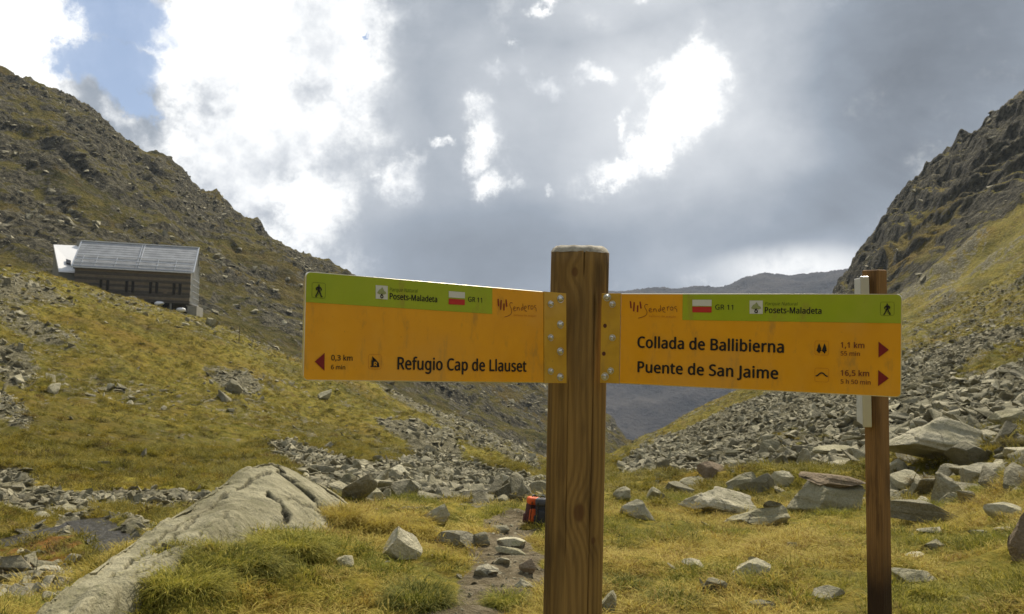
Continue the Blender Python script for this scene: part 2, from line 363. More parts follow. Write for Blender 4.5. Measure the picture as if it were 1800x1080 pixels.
def terrain(x, y):
    x = np.atleast_1d(np.asarray(x, float)); y = np.atleast_1d(np.asarray(y, float))
    zs = []
    for s in range(0, len(x), 120000):
        X, Y = x[s:s + 120000], y[s:s + 120000]
        r = np.hypot(X, Y); az = np.arctan2(X, Y)
        z, kt = base(az, r)
        a1 = np.interp(kt, np.arange(K), A1); a2 = np.interp(kt, np.arange(K), A2)
        far = kt > 6.6
        near = kt < 3.2
        n2 = np.where(far, fbm(X, Y, 75, 5, .55, True, 3.0), np.where(near, fbm(X, Y, 2.2, 3, .5, off=5.), fbm(X, Y, 16, 4, .5, off=9.)))
        n1 = np.where(far, fbm(X, Y, 9, 4, .6, True, 21.), np.where(near, fbm(X, Y, .5, 3, .5, off=15.), fbm(X, Y, 2.8, 4, .6, off=33.)))
        dst = kt > 9.5
        if dst.any():
            n2 = np.where(dst, fbm(X, Y, 420, 6, .55, True, 6.), n2)
        dz = a1 * n1 + a2 * n2
        for mx, my, mh, ms in MOUNDS:
            dz = dz + mh * np.exp(-((X - mx) ** 2 + (Y - my) ** 2) / (2 * ms * ms))
        # right mountain is craggier
        cr = sst(az, .27, .36) * sst(kt, 6.3, 7.1) * (1 - sst(kt, 8.3, 9))
        dz = dz + cr * (3.6 * fbm(X, Y, 34, 4, .5, True, 50.) + 1.2 * fbm(X, Y, 11, 3, .55, True, 71.))
        cr2 = sst(az, .34, .44) * sst(kt, 5.1, 5.9) * (1 - sst(kt, 6.8, 7.3))
        dz = dz + cr2 * (2.2 * fbm(X, Y, 22, 5, .55, True, 250.) + .6 * fbm(X, Y, 5, 3, .6, True, 251.))
        led = (z + .35 * X + 10 * fbm(X, Y, 70, 3, .5, off=200.)) / 13.0
        led = led - np.floor(led); led2 = (z + .35 * X + 7 * fbm(X, Y, 28, 3, .5, off=210.)) / 5.5; led2 = led2 - np.floor(led2)
        dz = dz + sst(kt, 7.0, 7.3) * (1 - sst(kt, 8.05, 8.6)) * (4.2 * (sst(led, .55, .95) - led) + 1.8 * (sst(led2, .6, .95) - led2))
        zs.append(z + dz)
    return np.concatenate(zs)
def kt_of(x, y):
    return base(np.arctan2(x, y), np.hypot(x, y))[1]
_rs = np.concatenate([np.geomspace(2.0, 60, 900), np.geomspace(60, 600, 700)[1:]])
def hit(px, py):
    """world point where the ground stands at this point of the photograph"""
    d = ray(px, py); h = math.hypot(d[0], d[1])
    P = CAM[None] + d[None] * (_rs / h)[:, None]
    z = terrain(P[:, 0], P[:, 1]); k = np.argmax(P[:, 2] < z)
    if P[k, 2] >= z[k]: k = len(_rs) - 1
    if k == 0: return P[0], _rs[0]
    g0 = P[k - 1, 2] - z[k - 1]; g1 = z[k] - P[k, 2]; t = g0 / max(g0 + g1, 1e-9)
    p = P[k - 1] * (1 - t) + P[k] * t
    p[2] = terrain([p[0]], [p[1]])[0]
    return p, math.hypot(p[0], p[1])

# grid
pxs = np.arange(-350, 2150, 2.8)
A_in = np.arctan((pxs - 900) / F_PX)
A_all = np.concatenate([np.linspace(-math.pi, A_in[0], 50)[:-1], A_in, np.linspace(A_in[-1], math.pi, 50)[1:]])
rows = [12, 100, 70, 110, 150, 150, 22, 250, 10, 8, 70, 4]
rows.append(4)
rows = rows[:K - 1]
ts = np.concatenate([k + np.arange(nr) / nr for k, nr in enumerate(rows)] + [[K - 1]])
krow = np.concatenate([[0], np.cumsum(rows)])
ji = (A_all - _ax[0]) / (_ax[1] - _ax[0]); jj = np.clip(ji.astype(int), 0, len(_ax) - 2); jf = ji - jj
KRa = KR[:, jj] * (1 - jf) + KR[:, jj + 1] * jf
ki = np.minimum(ts.astype(int), K - 2); kf = ts - ki
RR = KRa[ki] ** (1 - kf[:, None]) * KRa[ki + 1] ** kf[:, None]
nrow, ncol = RR.shape
GX = RR * np.sin(A_all)[None]; GY = RR * np.cos(A_all)[None]
GZ = terrain(GX.ravel(), GY.ravel()).reshape(nrow, ncol)
G = np.stack([GX, GY, GZ], -1)
PXg, PYg, DD = project(G.reshape(-1, 3)); PXg = PXg.reshape(nrow, ncol); PYg = PYg.reshape(nrow, ncol)
KTg = np.repeat(ts[:, None], ncol, 1)

def ell(px, py, cx, cy, rx, ry, rot=0):
    a = math.radians(rot); dx, dy = px - cx, py - cy
    u = (dx * math.cos(a) + dy * math.sin(a)) / rx; v = (-dx * math.sin(a) + dy * math.cos(a)) / ry
    return 1 - sst(np.hypot(u, v), .55, 1.25)
PATH = np.array([hit(x, y)[0] for x, y in [(815, 1078), (850, 1040), (880, 1000), (890, 965), (893, 935), (915, 918), (925, 912)]])
def path_dist(X, Y):
    d = np.full(X.shape, 1e9)
    pts = np.concatenate([[[PATH[0, 0] - .25, 3.0, 0]], PATH])
    for a, b in zip(pts[:-1], pts[1:]):
        ab = b[:2] - a[:2]; t = np.clip(((X - a[0]) * ab[0] + (Y - a[1]) * ab[1]) / (ab @ ab), 0, 1)
        d = np.minimum(d, np.hypot(X - a[0] - t * ab[0], Y - a[1] - t * ab[1]))
    return d
def covers(px, py, kt, X, Y):
    """cover of the ground: rock share, bare soil, greenness, rusty wet mud"""
    right = sst(px, 1060, 1110)
    n = fbm(X, Y, 30, 3, .5, off=80.) * .35
    n5 = fbm(X, Y, 6, 3, .5, off=90.) * .35
    rock = np.zeros_like(px)
    ng = kt < 4
    # valley boulder field and stone bands
    rock = np.where((kt > 2.15) & (kt < 4.6), .05, rock)
    Lf = (1 - right)
    for e in [(820, 850, 210, 42, 8), (650, 850, 150, 45, 8), (560, 815, 120, 26, 20), (760, 780, 70, 45, 45), (700, 745, 60, 25, 35), (60, 880, 130, 26, 5), (250, 876, 190, 17, 0), (10, 850, 60, 30, 0), (200, 955, 190, 14, 2), (40, 1030, 110, 50, 0)]:
        rock = np.maximum(rock, .95 * ell(px, py, *e) * (kt < 5.3) * Lf)
    hill = (kt >= 4) & (kt < 7)
    hv = .20 + n * .5
    hv = hv + .12
    for e in [(60, 545, 130, 60, 25), (20, 640, 60, 40, 40), (15, 720, 60, 28, 35), (410, 665, 70, 32, 30), (330, 610, 130, 22, 20), (560, 610, 130, 45, 20), (730, 700, 110, 22, 28), (810, 745, 110, 30, 32), (900, 790, 80, 20, 35), (470, 590, 80, 25, 20)]:
        hv = np.maximum(hv, .72 * ell(px, py, *e))
    hv = hv * (1 - .9 * ell(px, py, 240, 590, 230, 26, 14))
    rock = np.where(hill, np.maximum(rock, hv) * Lf, rock)
    # right scree
    yb = np.interp(px, [1100, 1200, 1300, 1450, 1600, 1700, 1800, 2200], [790, 738, 692, 650, 600, 590, 560, 480])
    sc = sst(py + n * 60, yb - 6, yb + 22) * sst(kt, 3.35, 3.75) * (1 - .85 * sst(kt, 5.35, 5.8))
    sc = sc * (1 - .7 * ell(px, py, 1770, 625, 120, 22, -22)) * (1 - .2 * ell(px, py, 1300, 720, 50, 16, -35)) * (1 - .35 * ell(px, py, 1400, 770, 90, 20, -10))
    rock = np.where(right > .01, np.maximum(rock * (1 - right), right * np.where(kt < 7, np.maximum(sc, .30 * hill + .10 + n * .5), 0)), rock)
    rb = ell(px, py, 1640, 500, 60, 60, -40) + ell(px, py, 1750, 520, 60, 14, -25) + ell(px, py, 1700, 575, 90, 18, -25)
    rock = np.where((right > .5) & hill, np.maximum(rock, .5 * np.clip(rb, 0, 1)), rock)
    # mountains
    mt = kt >= 6.6
    lm = .56 + n * 1.0
    band = fbm(X * .5, Y, 60, 3, .5, off=140.)
    rm = .62 + n * .9 - .75 * ell(px, py, 1620, 420, 120, 30, -48) - .8 * ell(px, py, 1800, 420, 130, 50, -40) - .45 * ell(px, py, 1760, 300, 60, 30, -40) - .4 * ell(px, py, 1540, 470, 80, 22, -50)
    rock = np.where(mt, np.where(px > 1250, rm, lm), rock)
    rock = rock + np.where(kt < 4.6, 0, n5 * .3)
    pd = path_dist(X, Y)
    dirt = np.where(ng, 1 - sst(pd + fbm(X, Y, .8, 3, .5, off=4.) * .12, .12, .36), 0)
    green = np.clip(.35 + fbm(X, Y, 22, 3, .5, off=44.) * .5, 0, 1)
    green = np.where(hill, green + .25 * ell(px, py, 640, 800, 200, 40, 10), green)
    wet = ell(px, py, 80, 990, 130, 22, 0) * ng
    return np.clip(rock, 0, 1), dirt, np.clip(green, 0, 1), np.clip(wet, 0, 1)
shp = (nrow, ncol)
gu = np.gradient(G, axis=0); gv = np.gradient(G, axis=1)
NR = np.cross(gv, gu); NR /= np.linalg.norm(NR, axis=-1, keepdims=True) + 1e-12
SLOPE = 1 - np.abs(NR[..., 2])
rk_, dt_, gr_, wt_ = [a.reshape(shp) for a in covers(PXg.ravel(), PYg.ravel(), KTg.ravel(), GX.ravel(), GY.ravel())]

rk_ = np.where(KTg > 6.6, np.clip(rk_ + (SLOPE - .30) * 1.5 + .10, 0, 1), rk_)
# stream bed cut
ST = np.array([hit(x, y)[0] for x, y in [(-260, 962), (-60, 960), (60, 954), (150, 950), (235, 948)]])
def st_dist(X, Y):
    d = np.full(X.shape, 1e9)
    for a, b in zip(ST[:-1], ST[1:]):
        ab = b[:2] - a[:2]; t = np.clip(((X - a[0]) * ab[0] + (Y - a[1]) * ab[1]) / (ab @ ab), 0, 1)
        d = np.minimum(d, np.hypot(X - a[0] - t * ab[0], Y - a[1] - t * ab[1]))
    return d
sd = st_dist(GX, GY)
_zp = np.polyfit(ST[:, 0], ST[:, 2], 1)
_zw = np.polyval(_zp, GX) - .06
_k = (1 - sst(sd, .45, 1.3)) * (sd < 2)
G[..., 2] = G[..., 2] * (1 - _k) + (_zw - (.13 + .04 * fbm(GX, GY, .5, 2, .5, off=410.)) * (1 - sst(sd, .10, .34)) + .02 * sst(sd, .25, .45) + .04 * fbm(GX, GY, .3, 2, .5, off=400.)) * _k

gu = np.gradient(G, axis=0); gv = np.gradient(G, axis=1)
NR = np.cross(gv, gu); NR /= np.linalg.norm(NR, axis=-1, keepdims=True) + 1e-12
NR = np.where(NR[..., 2:3] < 0, -NR, NR)
def sheet(name, r0, r1, c0, c1, m):
    sub = G[r0:r1 + 1, c0:c1 + 1]; a, b = sub.shape[:2]
    me = bpy.data.meshes.new(name)
    idx = np.arange(a * b).reshape(a, b)
    q = np.stack([idx[:-1, :-1], idx[:-1, 1:], idx[1:, 1:], idx[1:, :-1]], -1).reshape(-1, 4)
    me.vertices.add(a * b); me.vertices.foreach_set('co', sub.reshape(-1).astype(np.float32))
    me.loops.add(len(q) * 4); me.loops.foreach_set('vertex_index', q.ravel().astype(np.int32))
    me.polygons.add(len(q)); me.polygons.foreach_set('loop_start', np.arange(0, len(q) * 4, 4, dtype=np.int32))
    me.update(calc_edges=True)
    me.polygons.foreach_set('use_smooth', np.ones(len(q), dtype=bool))
    for nm, arr in (('rock', rk_), ('dirt', dt_), ('green', gr_), ('wet', wt_)):
        at = me.attributes.new(nm, 'FLOAT', 'POINT'); at.data.foreach_set('value', arr[r0:r1 + 1, c0:c1 + 1].ravel().astype(np.float32))
    o = link(name, me, m); o['kind'] = 'structure'
    return o
cm = int(np.argmin(np.abs(A_all - math.atan((1085 - 900) / F_PX))))
cm2 = int(np.argmin(np.abs(A_all - math.atan((1210 - 900) / F_PX))))
sheet('ground', 0, krow[4], 0, ncol - 1, M_GND)
sheet('grassy_hill', krow[4], krow[7], 0, cm, M_HILL)
sheet('scree_slope', krow[4], krow[7], cm, ncol - 1, M_HILL)
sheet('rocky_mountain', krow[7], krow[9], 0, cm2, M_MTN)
sheet('craggy_mountain', krow[7], krow[9], cm2, ncol - 1, M_MTNR)
sheet('distant_mountains', krow[9], nrow - 1, 0, ncol - 1, M_FAR)

# stream
vs, fs = [], []
for i, p in enumerate(ST):
    t = (ST[min(i + 1, len(ST) - 1)] - ST[max(i - 1, 0)])[:2]; t /= np.linalg.norm(t); nn = np.array([-t[1], t[0]])
    zz = np.polyval(_zp, p[0]) - .07
    for s in (-1, -.4, .4, 1): vs.append((p[0] + nn[0] * s * .30, p[1] + nn[1] * s * .30, zz))
for i in range(len(ST) - 1):
    for j in range(3): fs.append((i * 4 + j, i * 4 + j + 1, i * 4 + j + 5, i * 4 + j + 4))
m = mat('stream_water', (.03, .026, .018), .30, 0, .3); n, b = MN(m)
v = n.node('ShaderNodeNewGeometry').outputs['Position']; bump(n, b, n.noise(v, 7, 5, .6), .06)
o = pyd('stream', vs, fs, m); o['kind'] = 'structure'

# ------------------------------------------------------------------ rock shapes
def rock_mesh(name, seed, sub=3, cuts=9, rough=.05, flat=1.0, mt=None, layer=0.0, lo=.45, hi=.8):
    rg = np.random.default_rng(seed)
    bm = bmesh.new(); bmesh.ops.create_icosphere(bm, subdivisions=sub, radius=1)
    P = np.array([v.co[:] for v in bm.verts])
    for i in range(cuts):
        d = rg.normal(size=3); d /= np.linalg.norm(d)
        off = rg.uniform(lo, hi)
        s = P @ d - off
        P = P - np.where(s > 0, s, 0)[:, None] * d * .97
    P = P / np.abs(P).max(0)
    if rough:
        nz = np.zeros(len(P))
        for k, (f, a) in enumerate(((1.6, 1), (3.7, .5), (8, .25))):
            nz += a * (perlin(P[:, 0] * f + seed, P[:, 1] * f + 3 * k) + perlin(P[:, 1] * f + 7, P[:, 2] * f + seed)) * .8
        if layer: nz += layer * np.sign(np.sin(P[:, 2] * 9 + P[:, 0] * 1.5 + nz)) * .35
        nrm = P / (np.linalg.norm(P, axis=1, keepdims=True) + 1e-9)
        P = P + nrm * (nz * rough)[:, None]
    for v, p in zip(bm.verts, P): v.co = p
    me = bpy.data.meshes.new(name); bm.to_mesh(me); bm.free()
    if mt: me.materials.append(mt)
    return me
def hull_mesh(name, seed, npts=13, flat=.6, mt=None):
    rg = np.random.default_rng(seed)
    bm = bmesh.new()
    for p in rg.uniform(-1, 1, size=(npts, 3)):
        p = p / max(1, np.linalg.norm(p) ** .55); bm.verts.new((p[0], p[1] * .8, p[2] * flat))
    r = bmesh.ops.convex_hull(bm, input=bm.verts[:])
    dead = [v for v in bm.verts if not v.link_faces]
    bmesh.ops.delete(bm, geom=dead, context='VERTS')
    bmesh.ops.bevel(bm, geom=bm.edges[:], offset=.05, segments=1, affect='EDGES')
    bmesh.ops.triangulate(bm, faces=bm.faces[:])
    me = bpy.data.meshes.new(name); bm.to_mesh(me); bm.free()
    if mt: me.materials.append(mt)
    return me
SRC = [hull_mesh('scree_rock', 100 + i, 9 + i % 6, .35 + .09 * (i % 5), M_SCREE) for i in range(14)]
SRC_SM = [rock_mesh('rounded_rock', 300 + i, 2, 8, .04, mt=M_ROCK) for i in range(6)]
for me in SRC_SM: me.polygons.foreach_set('use_smooth', [False] * len(me.polygons))

def gn_scatter(name, meshes, pos, rot, scl, idx):
    col = bpy.data.collections.new(name + '_sources')
    for i, me in enumerate(meshes):
        o = bpy.data.objects.new('%s_source_%02d' % (name, i), me); col.objects.link(o)
    me = bpy.data.meshes.new(name); nP = len(pos)
    me.vertices.add(nP); me.vertices.foreach_set('co', np.asarray(pos, np.float32).ravel())
    for nm, arr in (('rot', rot), ('scl', scl)):
        a = me.attributes.new(nm, 'FLOAT_VECTOR', 'POINT'); a.data.foreach_set('vector', np.asarray(arr, np.float32).ravel())
    a = me.attributes.new('idx', 'INT', 'POINT'); a.data.foreach_set('value', np.asarray(idx, np.int32))
    o = link(name, me)
    ng = bpy.data.node_groups.new(name + '_nodes', 'GeometryNodeTree')
    ng.interface.new_socket('Geometry', in_out='INPUT', socket_type='NodeSocketGeometry')
    ng.interface.new_socket('Geometry', in_out='OUTPUT', socket_type='NodeSocketGeometry')
    g = N(ng)
    gi = g.node('NodeGroupInput'); go = g.node('NodeGroupOutput')
    ci = g.node('GeometryNodeCollectionInfo', {'Separate Children': True, 'Reset Children': True}); ci.inputs['Collection'].default_value = col
    def at(nm, t):
        q = g.node('GeometryNodeInputNamedAttribute', data_type=t); q.inputs[0].default_value = nm; return q.outputs[0]
    e2r = g.node('FunctionNodeEulerToRotation', {0: at('rot', 'FLOAT_VECTOR')})
    ip = g.node('GeometryNodeInstanceOnPoints', {'Points': gi.outputs[0], 'Instance': ci.outputs[0], 'Pick Instance': True, 'Instance Index': at('idx', 'INT'), 'Rotation': e2r.outputs[0], 'Scale': at('scl', 'FLOAT_VECTOR')})
    g.l.new(ip.outputs[0], go.inputs[0])
    md = o.modifiers.new('scatter', 'NODES'); md.node_group = ng
    return o

# sampling of the grid cells
cell = (np.linalg.norm(np.cross(G[1:, :-1] - G[:-1, :-1], G[:-1, 1:] - G[:-1, :-1]), axis=-1))
inview = ((PXg > -150) & (PXg < 1950) & (PYg > -200) & (PYg < 1350))[:-1, :-1]
# which cells the camera can see (running maximum of the elevation along each bearing)
TE = (G[..., 2] - 1.55) / RR
HM = np.maximum.accumulate(TE, axis=0)
vis = (TE >= HM - .012)[:-1, :-1]
def sample(mask, nS):
    p = (mask * inview).ravel(); p = p / p.sum()
    c = rng.choice(len(p), nS, p=p); r, q = np.divmod(c, ncol - 1)
    u, v = rng.random(nS), rng.random(nS)
    g00, g10, g01, g11 = G[r, q], G[r + 1, q], G[r, q + 1], G[r + 1, q + 1]
    P = g00 * ((1 - u) * (1 - v))[:, None] + g10 * (u * (1 - v))[:, None] + g01 * ((1 - u) * v)[:, None] + g11 * (u * v)[:, None]
    return P, NR[r, q], r, q
KC = KTg[:-1, :-1]; RC = RR[:-1, :-1]; rkc = rk_[:-1, :-1]; PXc = PXg[:-1, :-1]; PYc = PYg[:-1, :-1]
dtc = dt_[:-1, :-1]; wtc = wt_[:-1, :-1]
leftc = PXc < 1075

rocks = []   # pos, rot, scl, idx, zone
def add_rocks(mask, cnt, smin, smax, power, zone, flat=(.45, .9), sink=.25, tilt=.5):
    P, Nn, r, q = sample(mask, cnt)
    s = smin * (smax / smin) ** (rng.random(cnt) ** power)
    sc = np.stack([s * rng.uniform(.8, 1.35, cnt), s * rng.uniform(.7, 1.1, cnt), s * rng.uniform(flat[0], flat[1], cnt)], -1)
    ro = np.stack([rng.normal(0, tilt, cnt), rng.normal(0, tilt, cnt), rng.uniform(0, 6.28, cnt)], -1)
    P = P.copy(); P[:, 2] += sc[:, 2] * .25 - sink * s * .3
    for i in range(cnt): rocks.append((P[i], ro[i], sc[i], int(rng.integers(0, len(SRC))), zone, s[i] / math.hypot(*P[i][:2])))
sr = sst(rkc, .35, .8)
add_rocks(cell * sr * vis * (~leftc) * (KC > 3.2) * (KC < 6.2) / (1 + RC / 60), 64000, .075, .55, 2.2, 'slope')
add_rocks(cell * sr * vis * leftc * (KC > 2.2) * (KC < 4.7) * (PXc > 380), 10000, .09, .48, 1.9, 'field')
add_rocks(cell * sr * vis * leftc * (KC > 2.6) * (KC < 5) * (PXc <= 420) * (PYc < 930), 5000, .05, .26, 1.8, 'band')
add_rocks(cell * sr * vis * leftc * (KC > 1.5) * (KC < 3.3) * (PXc <= 330) * (PYc > 925), 420, .03, .17, 1.6, 'stream')
add_rocks(cell * sst(rkc, .3, .7) * vis * leftc * (KC > 4.7) * (KC < 6.3), 9000, .14, .9, 2.4, 'hill')
add_rocks(cell * vis * (KC > 4.0) * (KC < 6.1) * (rkc < .5), 7000, .07, .42, 2.6, 'hillgrass')
add_rocks(cell * vis * (~leftc) * (KC > 2.0) * (KC < 3.9) * (.22 + (PXc > 1540) * 2.2) * (PYc < 895), 1500, .06, .42, 1.5, 'valley')
add_rocks(cell * sst(rkc, .4, .9) * vis * (KC > 6.7) * (KC < 8.0) * (.12 + leftc), 6000, .4, 2.0, 2.8, 'mountain', tilt=.4)
add_rocks(cell * vis * (KC > 1.05) * (KC < 2.3) * (PXc > 450) * (dtc < .3), 150, .03, .10, 1.5, 'meadow', flat=(.35, .6))
add_rocks(cell * dtc * (KC > 1.0) * (KC < 2.4), 420, .008, .035, 1.5, 'path', flat=(.4, .7))
rocks.sort(key=lambda a: -a[5])

LAB = {'slope': 'grey angular rock among the loose scree of the right-hand valley slope',
       'field': 'grey angular rock in the boulder field behind the orange backpack',
       'band': 'small grey stone in the stony band below the left grassy hill',
       'stream': 'pale stone lying beside the narrow stream at the lower left',
       'hill': 'weathered rock in the outcrops of the left grassy hill',
       'hillgrass': 'grey stone lying loose in the short grass of a hillside',
       'valley': 'grey rock at the grassy foot of the right scree slope',
       'mountain': 'crag block standing out from a mountainside behind the hut',
       'meadow': 'small stone half hidden in the straw-coloured meadow grass',
       'path': 'pebble on the bare earth footpath'}
NIND = 235
MARKS = [((1010, 800), 'main post'), ((1545, 800), 'rear post'), ((1250, 805), 'brown pointed boulder'), ((1262, 880), 'long layered boulder'), ((1462, 870), 'broad capped boulder'),
         ((1705, 765), 'large pale slab'), ((1718, 795), 'rounded grey block'), ((1350, 785), 'tilted block'), ((940, 895), 'two backpacks'), ((765, 900), 'big flat boulder'),
         ((700, 830), 'flat pale rock'), ((482, 815), 'rock slab peak'), ((72, 1000), 'rusty orange mud'), ((28, 1050), 'bright flat stone'), ((1450, 700), 'right sign'), ((1672, 855), 'leaning wedge boulder'), ((1785, 735), 'right edge rock'), ((1128, 900), 'pointed pale boulder'), ((410, 670), 'hill outcrop'), ((60, 540), 'rocky knoll')]
def rock_label(p, sc, zone):
    x, y, _d = project(p[None]); x, y = float(x[0]), float(y[0]); wpx = float(F_PX * sc[0] * 2 / _d[0])
    (mx, my), nm = min(MARKS, key=lambda m_: math.hypot(m_[0][0] - x, (m_[0][1] - y) * 1.4))
    dx, dy = x - mx, y - my; dd = math.hypot(dx, dy)
    how = 'right beside' if dd < 22 else None
    if how is None:
        ver = 'above' if dy < -abs(dx) * .4 else ('below' if dy > abs(dx) * .4 else '')
        hor = ('left' if dx < 0 else 'right') if abs(dx) > abs(dy) * .4 else ''
        how = (ver + ' and ' + hor + ' of') if ver and hor else (ver or hor + ' of')
        how = ('just ' if dd < 55 else ('' if dd < 120 else 'well ')) + how
    size = 'large' if wpx > 42 else ('medium-sized' if wpx > 30 else 'small')
    ra, rb = sc[2] / sc[0], sc[1] / sc[0]
    shp = 'flat' if ra < .5 else ('long' if rb < .68 else ('blocky' if ra > .7 else 'angular'))
    return '%s %s grey rock %s the %s' % (size, shp, how, nm)
_lab = {}
for k_, a_ in enumerate(rocks[:NIND]): _lab.setdefault(rock_label(a_[0], a_[2], a_[4]), []).append((float(project(a_[0][None])[0][0]), k_))
FINAL = {}
ORD = ['leftmost', 'second from left', 'third from left', 'fourth from left', 'fifth from left', 'sixth from left', 'seventh from left', 'eighth from left', 'ninth from left', 'tenth from left', 'eleventh from left', 'twelfth from left', 'thirteenth from left', 'fourteenth from left']
for lb, ks in _lab.items():
    ks.sort()
    for i_, (_x, k_) in enumerate(ks): FINAL[k_] = lb if len(ks) == 1 else lb + ', ' + (['left one', 'right one'][i_] if len(ks) == 2 else ORD[min(i_, 13)])
for k_, (p, ro, sc, ix, zone, _) in enumerate(rocks[:NIND]):
    o = bpy.data.objects.new('rock', SRC[ix]); C.objects.link(o)
    o.location = p; o.rotation_euler = ro; o.scale = sc
    tag(o, FINAL[k_], 'rock', 'rocks: ' + zone.replace('hillgrass', 'hill grass'))
rest = rocks[NIND:]
o = gn_scatter('scree', SRC, [a[0] for a in rest], [a[1] for a in rest], [a[2] for a in rest], [a[3] for a in rest])
tag(o, 'loose grey stones and scree covering the slopes and valley floor', 'scree', kind='stuff')

